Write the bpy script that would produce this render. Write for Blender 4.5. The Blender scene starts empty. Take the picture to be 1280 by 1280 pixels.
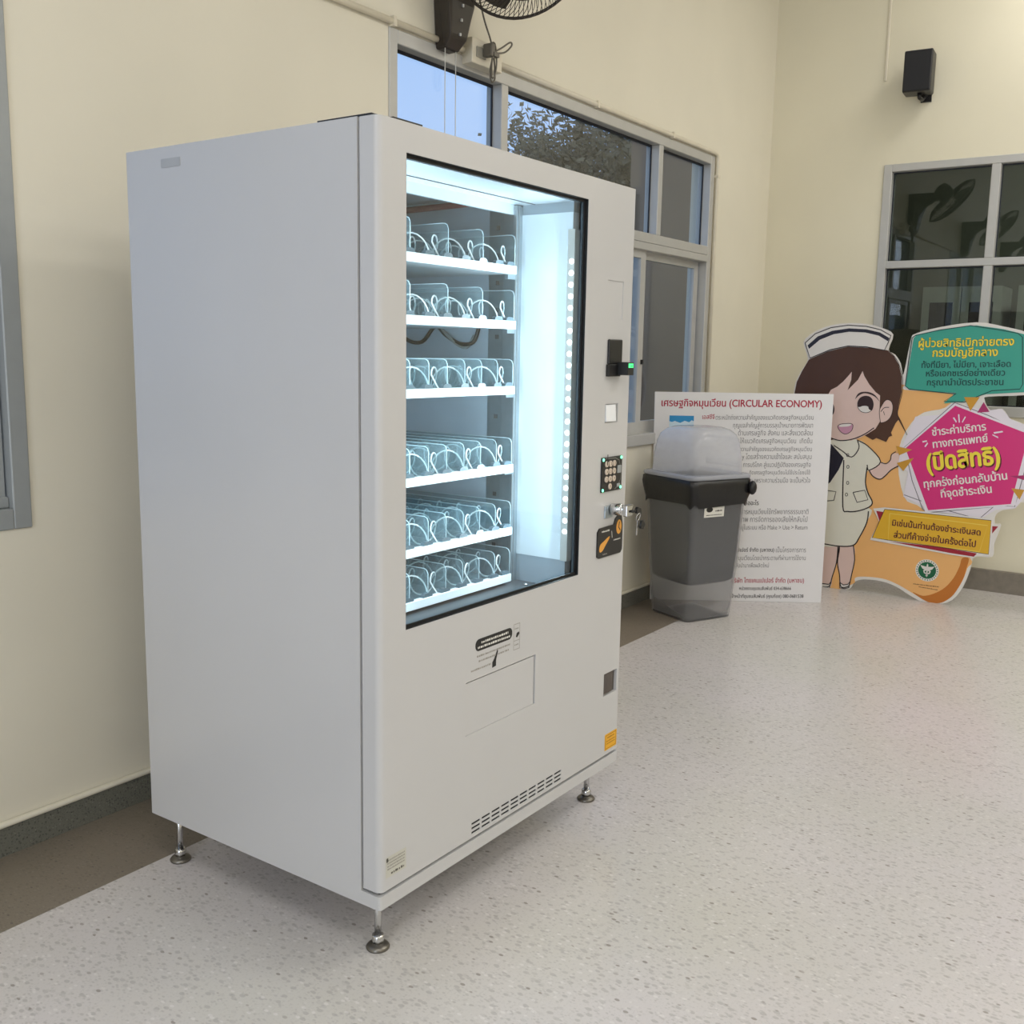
import bpy, bmesh, math, random
from mathutils import Vector, Matrix, geometry
random.seed(7)
C = bpy.context.scene.collection
SC = bpy.context.scene
PI = math.pi

# ---------------------------------------------------------------- camera
cam_d = bpy.data.cameras.new('camera'); cam = bpy.data.objects.new('camera', cam_d); C.objects.link(cam)
right = Vector((0.57380407, -0.81880143, 0.01769471)); up = Vector((0.11731437, 0.10355647, 0.98768082)); fwd = Vector((0.81054687, 0.56465943, -0.1554783))
mw = Matrix((right, up, -fwd)).transposed().to_4x4(); mw.translation = Vector((-1.54958, -2.59804, 1.37519))
cam.matrix_world = mw
cam_d.sensor_width = 36; cam_d.lens = 36*1273.134/1280; cam_d.clip_start = .05; cam_d.clip_end = 200
SC.camera = cam

# ---------------------------------------------------------------- world, lights, exposure
SC.view_settings.view_transform = 'Standard'; SC.view_settings.look = 'None'; SC.view_settings.gamma = 1
SC.view_settings.use_curve_mapping = False
SC.view_settings.exposure = 0.0
SC.cycles.use_denoising = True
SC.cycles.transparent_max_bounces = 40; SC.cycles.max_bounces = 10; SC.cycles.sample_clamp_indirect = 6
w = bpy.data.worlds.new('dusk_sky'); SC.world = w; w.use_nodes = True
nt = w.node_tree; bg = nt.nodes['Background']
tc = nt.nodes.new('ShaderNodeTexCoord'); sx = nt.nodes.new('ShaderNodeSeparateXYZ'); cr = nt.nodes.new('ShaderNodeValToRGB')
nt.links.new(tc.outputs['Generated'], sx.inputs[0]); nt.links.new(sx.outputs['Z'], cr.inputs[0]); nt.links.new(cr.outputs[0], bg.inputs[0])
cr.color_ramp.elements[0].color = (.56, .75, 1.12, 1); cr.color_ramp.elements[1].color = (.38, .62, 1.12, 1); cr.color_ramp.elements[1].position = .6
bg.inputs[1].default_value = 1.0

def area(name, loc, size, energy, col, rot=(0, 0, 0)):
    l = bpy.data.lights.new(name, 'AREA'); l.shape = 'RECTANGLE'; l.size, l.size_y = size; l.energy = energy; l.color = col
    o = bpy.data.objects.new(name, l); C.objects.link(o); o.location = loc; o.rotation_euler = rot; return o
WARM = (1.0, .98, .955)
LE = 38.5
for i, (x, y, k) in enumerate([(4.25, -1.95, .55), (4.2, -4.9, 1), (1.8, -3.6, .92), (1.2, -5.8, .8), (-1.9, -2.9, .78), (-1.9, -5.2, 1), (-5.0, -3.6, 1)]):
    area('ceiling_lamp', (x, y, 3.93), (1.25, .6), LE*k, WARM)
area('doorway_daylight', (-7.3, -3.2, 2.0), (4.2, 1.8), 140, (.68, .79, 1.0), (0, math.radians(-90), 0))

area('storeroom_fill', (6.6, -2.5, 3.9), (1.2, .3), 42, (.97, 1.0, .93))  # unseen fill light, added to brighten the view through the end window

# ---------------------------------------------------------------- materials
def lin(c):
    f = lambda v: v/12.92 if v <= .04045 else ((v+.055)/1.055)**2.4
    return tuple(f(v/255) for v in c) + (1,)
def bsdf(m): return m.node_tree.nodes['Principled BSDF']
MC = {}
def mat(name, rgb, rough=.5, metal=0, var=.04, scale=12, spec=.5, emit=0, bump=0, coat=0):
    """procedural material: base colour varied by a soft noise, optional bump"""
    if name in MC: return MC[name]
    m = bpy.data.materials.new(name); m.use_nodes = True; MC[name] = m
    n, L = m.node_tree.nodes, m.node_tree.links; b = bsdf(m)
    tc = n.new('ShaderNodeTexCoord'); no = n.new('ShaderNodeTexNoise'); no.inputs['Scale'].default_value = scale; no.inputs['Detail'].default_value = 4
    L.new(tc.outputs['Object'], no.inputs['Vector'])
    r = n.new('ShaderNodeValToRGB'); c = lin(rgb)
    r.color_ramp.elements[0].color = tuple(v*(1-var) for v in c[:3]) + (1,); r.color_ramp.elements[1].color = tuple(min(1, v*(1+var)) for v in c[:3]) + (1,)
    r.color_ramp.elements[0].position = .3; r.color_ramp.elements[1].position = .7
    L.new(no.outputs['Fac'], r.inputs[0]); L.new(r.outputs[0], b.inputs['Base Color'])
    b.inputs['Roughness'].default_value = rough; b.inputs['Metallic'].default_value = metal; b.inputs['Specular IOR Level'].default_value = spec
    b.inputs['Coat Weight'].default_value = coat; b.inputs['Coat Roughness'].default_value = .08
    if emit: L.new(r.outputs[0], b.inputs['Emission Color']); b.inputs['Emission Strength'].default_value = emit
    if bump:
        bp = n.new('ShaderNodeBump'); bp.inputs['Strength'].default_value = bump; bp.inputs['Distance'].default_value = .01
        L.new(no.outputs['Fac'], bp.inputs['Height']); L.new(bp.outputs[0], b.inputs['Normal'])
    return m
def clear(name, tint, refl=True, body=0, bodyc=(200, 210, 210), rough=0.0, ior=1.5):
    """glass or clear plastic: tinted see-through, fresnel reflection, optional milky body"""
    if name in MC: return MC[name]
    m = bpy.data.materials.new(name); m.use_nodes = True; MC[name] = m
    n, L = m.node_tree.nodes, m.node_tree.links; n.remove(bsdf(m)); out = n['Material Output']
    t = n.new('ShaderNodeBsdfTransparent'); t.inputs[0].default_value = tuple(tint) + (1,)
    top = t.outputs[0]
    if body:
        no = n.new('ShaderNodeTexNoise'); no.inputs['Scale'].default_value = 9
        mp = n.new('ShaderNodeMapRange'); mp.inputs['To Min'].default_value = body*.93; mp.inputs['To Max'].default_value = min(1, body*1.07)
        L.new(no.outputs['Fac'], mp.inputs[0])
        d = n.new('ShaderNodeBsdfDiffuse'); d.inputs[0].default_value = lin(bodyc)
        tr = n.new('ShaderNodeBsdfTranslucent'); tr.inputs[0].default_value = lin(bodyc)
        a = n.new('ShaderNodeMixShader'); a.inputs[0].default_value = .4; L.new(d.outputs[0], a.inputs[1]); L.new(tr.outputs[0], a.inputs[2])
        x = n.new('ShaderNodeMixShader'); L.new(mp.outputs[0], x.inputs[0]); L.new(top, x.inputs[1]); L.new(a.outputs[0], x.inputs[2]); top = x.outputs[0]
    if refl:
        g = n.new('ShaderNodeBsdfGlossy'); g.inputs['Roughness'].default_value = rough
        # Schlick reflectance from the facing angle, the same on both sides of the sheet
        lw = n.new('ShaderNodeLayerWeight'); lw.inputs[0].default_value = .5; r0 = ((ior-1)/(ior+1))**2
        pw = n.new('ShaderNodeMath'); pw.operation = 'POWER'; pw.inputs[1].default_value = 5; L.new(lw.outputs['Facing'], pw.inputs[0])
        f = n.new('ShaderNodeMath'); f.operation = 'MULTIPLY_ADD'; f.inputs[1].default_value = 1-r0; f.inputs[2].default_value = r0; L.new(pw.outputs[0], f.inputs[0])
        x = n.new('ShaderNodeMixShader'); L.new(f.outputs[0], x.inputs[0]); L.new(top, x.inputs[1]); L.new(g.outputs[0], x.inputs[2]); top = x.outputs[0]
    L.new(top, out.inputs[0]); return m

def terrazzo(name, base, chip, dark, chip_amt, scale, rough):
    m = bpy.data.materials.new(name); m.use_nodes = True
    n, L = m.node_tree.nodes, m.node_tree.links; b = bsdf(m)
    tc = n.new('ShaderNodeTexCoord')
    def vor(s, lo, hi):
        mp = n.new('ShaderNodeMapping'); mp.inputs['Scale'].default_value = (s, s*.62, s); mp.inputs['Rotation'].default_value = (0, 0, .5)
        L.new(tc.outputs['Object'], mp.inputs[0])
        v = n.new('ShaderNodeTexVoronoi'); v.inputs['Scale'].default_value = 1; L.new(mp.outputs[0], v.inputs['Vector'])
        sp = n.new('ShaderNodeSeparateColor'); L.new(v.outputs['Color'], sp.inputs[0])
        d = n.new('ShaderNodeMapRange'); d.inputs['From Min'].default_value = .42; d.inputs['From Max'].default_value = .3; L.new(v.outputs['Distance'], d.inputs[0])
        s2 = n.new('ShaderNodeMapRange'); s2.inputs['From Min'].default_value = lo; s2.inputs['From Max'].default_value = hi; L.new(sp.outputs[0], s2.inputs[0])
        mu = n.new('ShaderNodeMath'); mu.operation = 'MULTIPLY'; L.new(d.outputs[0], mu.inputs[0]); L.new(s2.outputs[0], mu.inputs[1]); return mu.outputs[0]
    def mix(fac, a, bcol, k=1):
        x = n.new('ShaderNodeMix'); x.data_type = 'RGBA'
        mm = n.new('ShaderNodeMath'); mm.operation = 'MULTIPLY'; mm.inputs[1].default_value = k; L.new(fac, mm.inputs[0]); L.new(mm.outputs[0], x.inputs['Factor'])
        if hasattr(a, 'is_linked'): L.new(a, x.inputs['A'])
        else: x.inputs['A'].default_value = a
        if hasattr(bcol, 'is_linked'): L.new(bcol, x.inputs['B'])
        else: x.inputs['B'].default_value = bcol
        return x.outputs['Result']
    big = n.new('ShaderNodeTexNoise'); big.inputs['Scale'].default_value = 1.1; big.inputs['Detail'].default_value = 3; L.new(tc.outputs['Object'], big.inputs['Vector'])
    r = n.new('ShaderNodeValToRGB'); r.color_ramp.elements[0].position = .35; r.color_ramp.elements[1].position = .65
    bl = lin(base); r.color_ramp.elements[0].color = (bl[0]*.96, bl[1]*.97, bl[2]*.93, 1); r.color_ramp.elements[1].color = (bl[0]*1.03, bl[1]*1.01, bl[2]*1.04, 1)
    L.new(big.outputs['Fac'], r.inputs[0])
    col = mix(vor(scale, .35, .7), r.outputs[0], lin(chip), chip_amt)
    col = mix(vor(scale*1.9, .4, .8), col, lin(chip), chip_amt*.8)
    col = mix(vor(scale*1.3, .78, .88), col, lin(tuple(min(255, v+16) for v in base)), chip_amt)
    col = mix(vor(scale*1.2, .94, .98), col, lin(dark), .75)
    fine = n.new('ShaderNodeTexNoise'); fine.inputs['Scale'].default_value = 160; L.new(tc.outputs['Object'], fine.inputs['Vector'])
    fm = n.new('ShaderNodeMapRange'); fm.inputs['From Min'].default_value = .55; fm.inputs['From Max'].default_value = .8; L.new(fine.outputs['Fac'], fm.inputs[0])
    col = mix(fm.outputs[0], col, lin(chip), .5)
    L.new(col, b.inputs['Base Color']); b.inputs['Roughness'].default_value = rough
    rr = n.new('ShaderNodeMapRange'); rr.inputs['To Min'].default_value = rough*.85; rr.inputs['To Max'].default_value = rough*1.2; L.new(big.outputs['Fac'], rr.inputs[0]); L.new(rr.outputs[0], b.inputs['Roughness'])
    return m

M_wall = mat('cream_wall_paint', (228, 222, 204), .55, var=.025, scale=2.2, bump=.02)
M_wall2 = mat('cream_end_wall_paint', (227, 220, 196), .55, var=.025, scale=2.0, bump=.02)
M_ceil = mat('ceiling_paint', (232, 230, 222), .8)
M_floor = terrazzo('pale_terrazzo', (207, 203, 200), (174, 170, 167), (140, 132, 124), .6, 74, .24)
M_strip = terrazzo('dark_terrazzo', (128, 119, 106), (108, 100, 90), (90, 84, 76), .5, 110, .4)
M_base = terrazzo('green_grey_terrazzo', (112, 112, 103), (80, 82, 76), (48, 48, 44), .9, 120, .35)
M_alu = mat('silver_aluminium', (188, 187, 183), .4, .2, .03)
M_alud = mat('grey_aluminium', (156, 160, 160), .45, .12, .03)
M_black = mat('black_plastic', (26, 25, 25), .4)
M_rub = mat('black_rubber', (12, 12, 13), .6)
M_white = mat('white_enamel', (196, 195, 194), .3, var=.012, scale=3, coat=.12)
M_chrome = mat('chrome', (205, 205, 205), .18, 1, .05)
M_steel = mat('brushed_steel', (168, 178, 184), .32, .75, .05, 40)

# ---------------------------------------------------------------- mesh helpers
def box(bm, x0, x1, y0, y1, z0, z1, mi=0):
    vs = [bm.verts.new((x, y, z)) for x in (x0, x1) for y in (y0, y1) for z in (z0, z1)]
    for f in ((0, 1, 3, 2), (4, 6, 7, 5), (0, 4, 5, 1), (2, 3, 7, 6), (0, 2, 6, 4), (1, 5, 7, 3)):
        bm.faces.new([vs[i] for i in f]).material_index = mi
def bev(bm, r, seg=2):
    bmesh.ops.recalc_face_normals(bm, faces=bm.faces)
    bmesh.ops.bevel(bm, geom=[e for e in bm.edges if len(e.link_faces) == 2 and e.calc_face_angle(0) > .5], offset=r, segments=seg, profile=.5, affect='EDGES', clamp_overlap=True)
def bbox(x0, x1, y0, y1, z0, z1, r=0, seg=2):
    b = bmesh.new(); box(b, x0, x1, y0, y1, z0, z1)
    if r: bev(b, r, seg)
    return b
def catmull(P, n=4, closed=False):
    P = [Vector(p) for p in P]; N = len(P); out = []
    rng = range(N if closed else N-1)
    for i in rng:
        g = (lambda k: P[k % N]) if closed else (lambda k: P[max(0, min(N-1, k))])
        a, b, c, d = g(i-1), g(i), g(i+1), g(i+2)
        for j in range(n):
            t = j/n
            out.append(.5*((2*b)+(c-a)*t+(2*a-5*b+4*c-d)*t*t+(3*b-a-3*c+d)*t**3))
    if not closed: out.append(P[-1])
    return out
def tube(bm, P, r, n=8, mi=0, closed=False):
    P = [Vector(p) for p in P]; rings = []; N = len(P)
    nrm = None
    for i, p in enumerate(P):
        t = ((P[(i+1) % N] - P[i-1]) if closed else (P[min(N-1, i+1)]-P[max(0, i-1)])).normalized()
        if nrm is None: nrm = t.orthogonal().normalized()
        nrm = (nrm - t*nrm.dot(t)).normalized(); bn = t.cross(nrm)
        rr = r(i/(N-1)) if callable(r) else r
        rings.append([bm.verts.new(p+(nrm*math.cos(2*PI*k/n)+bn*math.sin(2*PI*k/n))*rr) for k in range(n)])
    for i in range(N if closed else N-1):
        a, b = rings[i], rings[(i+1) % N]
        for k in range(n):
            f = bm.faces.new((a[k], a[(k+1) % n], b[(k+1) % n], b[k])); f.material_index = mi; f.smooth = True
    if not closed:
        bm.faces.new(rings[0][::-1]).material_index = mi; bm.faces.new(rings[-1]).material_index = mi
def lathe(bm, prof, c, ax=(0, 0, 1), n=24, mi=0):
    ax = Vector(ax).normalized(); u = ax.orthogonal().normalized(); v = ax.cross(u); c = Vector(c); rings = []
    for r, h in prof:
        rings.append([bm.verts.new(c+ax*h+(u*math.cos(2*PI*k/n)+v*math.sin(2*PI*k/n))*max(r, 1e-4)) for k in range(n)])
    for a, b in zip(rings, rings[1:]):
        for k in range(n):
            f = bm.faces.new((a[k], a[(k+1) % n], b[(k+1) % n], b[k])); f.material_index = mi; f.smooth = True
    bm.faces.new(rings[0][::-1]).material_index = mi; bm.faces.new(rings[-1]).material_index = mi
def flat(bm, pts2, F, k, mi=0):
    """filled outline in a plane; F(u,v,k) gives the 3D point of layer k"""
    v3 = [Vector((p[0], p[1], 0)) for p in pts2]; vs = [bm.verts.new(F(p[0], p[1], k)) for p in pts2]
    for t in geometry.tessellate_polygon([v3]):
        try: bm.faces.new([vs[i] for i in t]).material_index = mi
        except ValueError: pass
def slab(bm, pts2, F, k0, k1, mi=0):
    """filled outline with thickness"""
    v3 = [Vector((p[0], p[1], 0)) for p in pts2]
    A = [bm.verts.new(F(p[0], p[1], k0)) for p in pts2]; B = [bm.verts.new(F(p[0], p[1], k1)) for p in pts2]
    for t in geometry.tessellate_polygon([v3]):
        bm.faces.new([A[i] for i in t]).material_index = mi; bm.faces.new([B[i] for i in t[::-1]]).material_index = mi
    for i in range(len(A)):
        j = (i+1) % len(A); bm.faces.new((A[i], A[j], B[j], B[i])).material_index = mi
def ribbon(bm, pts2, w, F, k, mi=0):
    P = [Vector((p[0], p[1])) for p in pts2]; N = len(P); L = []
    for i in range(N):
        t = P[min(N-1, i+1)]-P[max(0, i-1)]
        if t.length < 1e-9: t = Vector((1, 0))
        t.normalize(); q = Vector((-t.y, t.x))*w/2
        L.append((bm.verts.new(F(*(P[i]+q), k)), bm.verts.new(F(*(P[i]-q), k))))
    for a, b in zip(L, L[1:]): bm.faces.new((a[0], b[0], b[1], a[1])).material_index = mi
def lettering(bm, body, p0, p1, F, k, bold=0, mi=0, tall=1):
    """a line of text fitted between two points of a plane"""
    cu = bpy.data.curves.new('t', 'FONT'); cu.body = body; cu.resolution_u = 3
    o = bpy.data.objects.new('t', cu); C.objects.link(o)
    me = bpy.data.meshes.new_from_object(o.evaluated_get(bpy.context.evaluated_depsgraph_get()))
    bpy.data.objects.remove(o); bpy.data.curves.remove(cu)
    if not me.vertices: return
    xs = [v.co.x for v in me.vertices]; x0, x1 = min(xs), max(xs)
    p0, p1 = Vector(p0), Vector(p1); d = p1-p0; s = d.length/(x1-x0); d.normalize(); q = Vector((-d.y, d.x))
    for i, (ex, ey) in enumerate([(0, 0)]+([(-bold, 0), (bold, 0), (0, bold*.7), (0, -bold*.7)] if bold else [])):   # heavier strokes: the line repeated, slightly shifted
        vs = [bm.verts.new(F(*(p0+d*((v.co.x-x0+ex)*s)+q*((v.co.y+ey)*s*tall)), k+i*.04)) for v in me.vertices]
        for f in me.polygons:
            try: bm.faces.new([vs[j] for j in f.vertices]).material_index = mi
            except ValueError: pass
    bpy.data.meshes.remove(me)

def wloc(o):
    v = Vector(o.location)
    while o.parent: o = o.parent; v += Vector(o.location)
    return v
def obj(name, bm, m, parent=None, normals=True, smooth=False):
    """one mesh object; vertices are given in room coordinates"""
    if normals: bmesh.ops.recalc_face_normals(bm, faces=bm.faces)
    me = bpy.data.meshes.new(name); bm.to_mesh(me); bm.free()
    for q in (m if isinstance(m, (list, tuple)) else [m]): me.materials.append(q)
    o = bpy.data.objects.new(name, me); C.objects.link(o)
    if smooth:
        for f in me.polygons: f.use_smooth = True
    if parent:
        o.parent = parent; me.transform(Matrix.Translation(-wloc(parent)))
    return o
def tag(o, label, cat, group=None):
    o['label'] = label; o['category'] = cat
    if group: o['group'] = group
    return o
def thing(name, label, cat, loc, group=None):
    o = bpy.data.objects.new(name, None); C.objects.link(o); o.location = loc; o.empty_display_size = .1
    return tag(o, label, cat, group)
def origin(o, loc):
    """move a top-level mesh's origin to its base"""
    o.data.transform(Matrix.Translation(-Vector(loc))); o.location = loc; return o
def struct(name, bm, m, parent=None):
    o = obj(name, bm, m, parent)
    if not parent: o['kind'] = 'structure'
    return o
def sempty(name, loc):
    o = bpy.data.objects.new(name, None); C.objects.link(o); o.location = loc; o['kind'] = 'structure'; return o
def grid_plate(bm, xs, zs, y0, y1, hole, mi=0):
    """plate in the xz plane with rectangular holes; hole(xc,zc) tells"""
    sol = {(i, j): not hole((xs[i]+xs[i+1])/2, (zs[j]+zs[j+1])/2) for i in range(len(xs)-1) for j in range(len(zs)-1)}
    V = {}
    def v(i, j, s):
        if (i, j, s) not in V: V[(i, j, s)] = bm.verts.new((xs[i], (y0, y1)[s], zs[j]))
        return V[(i, j, s)]
    for (i, j), ok in sol.items():
        if not ok: continue
        for s in (0, 1): bm.faces.new((v(i, j, s), v(i+1, j, s), v(i+1, j+1, s), v(i, j+1, s))).material_index = mi
        for (a, b, n) in (((i, j), (i+1, j), (i, j-1)), ((i+1, j), (i+1, j+1), (i+1, j)), ((i+1, j+1), (i, j+1), (i, j+1)), ((i, j+1), (i, j), (i-1, j))):
            if not sol.get(n, False): bm.faces.new((v(*a, 0), v(*b, 0), v(*b, 1), v(*a, 1))).material_index = mi

# ---------------------------------------------------------------- room
XE, XW, YS, ZC = 5.05, -7.5, -7.0, 4.0
b = bmesh.new(); box(b, XW, XE, YS, -.358, -.12, 0); struct('floor', b, M_floor)
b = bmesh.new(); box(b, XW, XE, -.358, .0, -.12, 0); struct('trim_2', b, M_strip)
b = bmesh.new(); box(b, XW, 8.2, YS, .2, ZC, ZC+.1); struct('ceiling', b, M_ceil)
W1 = (-2.6, -.077, .888, 2.52); W2 = (1.352, 4.177, .885, 2.518); W3 = (-3.7, -.73, 1.045, 2.54)
def wall_xz(name, x0, x1, y0, y1, holes, m):
    xs = sorted({x0, x1, *[h[0] for h in holes], *[h[1] for h in holes]}); zs = sorted({0, ZC, *[h[2] for h in holes], *[h[3] for h in holes]})
    b = bmesh.new(); grid_plate(b, xs, zs, y0, y1, lambda x, z: any(h[0] < x < h[1] and h[2] < z < h[3] for h in holes)); return struct(name, b, m)
wall_xz('wall_left', XW, XE, 0, .14, [W1, W2], M_wall)
b = bmesh.new()
ys = [YS, W3[0], W3[1], 0]; zs = [0, W3[2], W3[3], ZC]
grid_plate(b, ys, zs, XE, XE+.14, lambda y, z: W3[0] < y < W3[1] and W3[2] < z < W3[3])
for v in b.verts: v.co = Vector((v.co.y, v.co.x, v.co.z))
struct('wall_end', b, M_wall2)
b = bmesh.new(); box(b, XW, XE, YS-.14, YS, 0, ZC); struct('wall_right', b, M_wall)
b = bmesh.new(); box(b, XW-.14, XW, YS, 0, 0, ZC); struct('wall_back', b, M_wall)
b = bmesh.new(); box(b, XW, XE, -.012, 0, 0, .082); struct('baseboard_left', b, M_base)
b = bmesh.new(); box(b, XW, XE-.04, -.02, 0, .082, .097); bev(b, .006, 2); struct('trim_1', b, M_wall)
b = bmesh.new(); box(b, XE-.04, XE, YS, -.02, 0, .128); struct('baseboard_end', b, mat('grey_cement_skirting', (128, 120, 108), .6, var=.1, scale=30))

M_glass = clear('window_glass', (.93, .95, .95))
M_glass3 = clear('end_window_glass', (.62, .66, .62), ior=1.62)
M_gask = mat('dark_blue_gasket', (30, 34, 44), .6)

def frame_bar(root, name, x0, x1, z0, z1, y0=-.006, y1=.075, m=None):
    b = bmesh.new(); box(b, x0, x1, y0, y1, z0, z1); bev(b, .003, 1); return obj(name, b, m or M_alu, root)
def pane(root, x0, x1, z0, z1, y=.047, m=None):
    b = bmesh.new(); box(b, x0, x1, y, y+.005, z0, z1); obj('glass_pane', b, m or M_glass, root)
    b = bmesh.new()
    for q in ((x0, x0+.007, z0, z1), (x1-.007, x1, z0, z1), (x0+.007, x1-.007, z0, z0+.007), (x0+.007, x1-.007, z1-.012, z1)): box(b, q[0], q[1], y-.006, y, q[2], q[3])
    obj('glazing_gasket', b, M_gask, root)
def sash(root, x0, x1, z0, z1, y, m):
    b = bmesh.new(); w = .055
    for q in ((x0, x0+w, z0, z1), (x1-w, x1, z0, z1), (x0+w, x1-w, z0, z0+w+.01), (x0+w, x1-w, z1-.04, z1)): box(b, q[0], q[1], y, y+.024, q[2], q[3])
    s = obj('sliding_sash', b, m, root)
    b = bmesh.new(); box(b, x0+w, x1-w, y+.01, y+.015, z0+w, z1-.03); obj('glass_pane', b, M_glass, s)
    return s
# the wide window behind the machine
w2 = sempty('window_2', (2.775, 0, .885)); x0, x1, z0, z1 = W2
frame_bar(w2, 'frame_jamb', x0, x0+.045, z0, z1); frame_bar(w2, 'frame_jamb', x1-.05, x1, z0, z1)
frame_bar(w2, 'frame_head', x0+.045, x1-.05, z1-.05, z1); frame_bar(w2, 'frame_sill', x0+.045, x1-.05, z0, z0+.06, -.02)
frame_bar(w2, 'transom', x0+.045, x1-.05, 1.955, 2.005); frame_bar(w2, 'track_rail', x0+.045, x1-.05, 1.915, 1.953, -.012, .075)
for mx in (2.045, 3.475): frame_bar(w2, 'mullion', mx, mx+.047, 2.005, z1-.05)
for a, c in ((x0+.045, 2.045), (2.092, 3.475), (3.522, x1-.05)): pane(w2, a, c, 2.005, z1-.05)
for a, c, y in ((1.43, 2.08, .01), (2.1, 2.78, .042), (2.72, 3.40, .012), (3.36, 4.115, .042)):
    s = sash(w2, a, c, z0+.06, 1.915, y, M_alu)
b = bmesh.new(); box(b, 3.378, 3.39, .0, .012, 1.32, 1.345); obj('sash_latch', b, M_black, w2)
# the near window at the left edge
w1 = sempty('window_1', (-1.3, 0, .888)); x0, x1, z0, z1 = W1
frame_bar(w1, 'frame_jamb', x1-.05, x1, z0, z1, -.008, .08, M_alud); frame_bar(w1, 'frame_jamb', x0, x0+.075, z0, z1, -.008, .08, M_alud)
frame_bar(w1, 'frame_head', x0+.075, x1-.05, z1-.05, z1, -.008, .08, M_alud); frame_bar(w1, 'frame_sill', x0+.075, x1-.05, z0, z0+.055, -.008, .08, M_alud)
frame_bar(w1, 'track_rail', x0+.075, x1-.05, z0+.055, z0+.085, .012, .08, M_alud)
for a, c, y in ((-.86, -.133, .02), (-1.5, -.82, .048), (-2.2, -1.46, .02)): sash(w1, a, c, z0+.085, z1-.05, y, M_alud)
# the window in the end wall
w3 = sempty('window_3', (XE, -2.2, 1.045)); y0, y1, z0, z1 = W3
def ebar(name, ya, yb, za, zb, xa=-.012, xb=.08):
    b = bmesh.new(); box(b, XE+xa, XE+xb, ya, yb, za, zb); bev(b, .003, 1); obj(name, b, M_alu, w3)
ebar('frame_jamb', y1-.05, y1, z0, z1); ebar('frame_jamb', y0, y0+.05, z0, z1); ebar('frame_head', y0+.05, y1-.05, z1-.045, z1); ebar('frame_sill', y0+.05, y1-.05, z0, z0+.06)
ebar('transom', y0+.05, y1-.05, 1.922, 1.966)
for my in (-1.39, -2.04, -2.69): ebar('mullion', my, my+.05, z0+.06, 1.922); ebar('mullion', my, my+.05, 1.966, z1-.045)
for a, c in ((-1.34, y1-.05), (-1.99, -1.39), (-2.64, -2.04), (-3.65, -2.69)):
    for e, f in ((z0+.06, 1.922), (1.966, z1-.045)):
        b = bmesh.new(); box(b, XE+.04, XE+.046, a, c, e, f); obj('glass_pane', b, M_glass3, w3)
        b = bmesh.new()
        for q in ((a, a+.006, e, f), (c-.006, c, e, f), (a+.006, c-.006, e, e+.006), (a+.006, c-.006, f-.008, f)): box(b, XE+.034, XE+.04, *q)
        obj('glazing_gasket', b, M_gask, w3)
# ---------------------------------------------------------------- outdoors and the room behind
b = bmesh.new(); box(b, -30, 60, .14, 60, -.4, -.12); struct('ground', b, mat('wet_grass', (70, 78, 52), .9, var=.2))
b = bmesh.new(); box(b, 9.0, 15, .14, 3.2, -.12, 6.0); o = obj('neighbouring_wing', b, mat('taupe_render', (164, 132, 102), .8, var=.05, scale=1.5)); origin(o, (12, 1.8, -.12))
tag(o, 'taupe rendered building wing outside the window behind the vending machine', 'building')
def tree(loc, R, seed, label):
    rnd = random.Random(seed); t = thing('garden_tree', label, 'tree', loc); L = Vector(loc)
    b = bmesh.new(); tube(b, [L, L+Vector((.1, 0, 1.6)), L+Vector((0, .1, 3.4)), L+Vector((.3, 0, 4.6))], lambda q: .22*(1-.7*q), 10)
    for k in range(9):
        a = rnd.uniform(0, 6.28); h = rnd.uniform(2.2, 4); s = L+Vector((0, .05, h))
        tube(b, [s, s+Vector((math.cos(a)*.8, math.sin(a)*.8, .6)), s+Vector((math.cos(a)*R*.75, math.sin(a)*R*.7, 1.1))], lambda q: .07*(1-.8*q), 6)
    obj('trunk', b, mat('tree_bark', (84, 72, 58), .9, var=.2, bump=.3), t)
    b = bmesh.new(); cl = []
    for k in range(120):
        d = Vector((rnd.gauss(0, 1), rnd.gauss(0, 1), rnd.gauss(0, 1))).normalized()*rnd.uniform(.25, 1)
        cl.append((L+Vector((d.x*R, d.y*R*.8, 4.6+d.z*R*.62)), rnd.uniform(.35, .75)))
    for c, r in cl:
        for k in range(260):
            p = c+Vector((max(-1, min(1, rnd.gauss(0, .5))), max(-1, min(1, rnd.gauss(0, .5))), max(-.9, min(.9, rnd.gauss(0, .42)))))*r
            u = Vector((rnd.gauss(0, 1), rnd.gauss(0, 1), rnd.gauss(0, 1))).normalized(); v = u.orthogonal().normalized(); s = rnd.uniform(.06, .11)
            b.faces.new([b.verts.new(p+q) for q in (u*s, v*s*.5, -u*s, -v*s*.5)])
    obj('foliage', b, mat('tree_leaves', (126, 106, 70), .7, var=.25, scale=3), t, normals=False)
tree((17.4, 8.2, -.12), 3.0, 3, 'dark leafy tree outside the window, above the vending machine')

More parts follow.
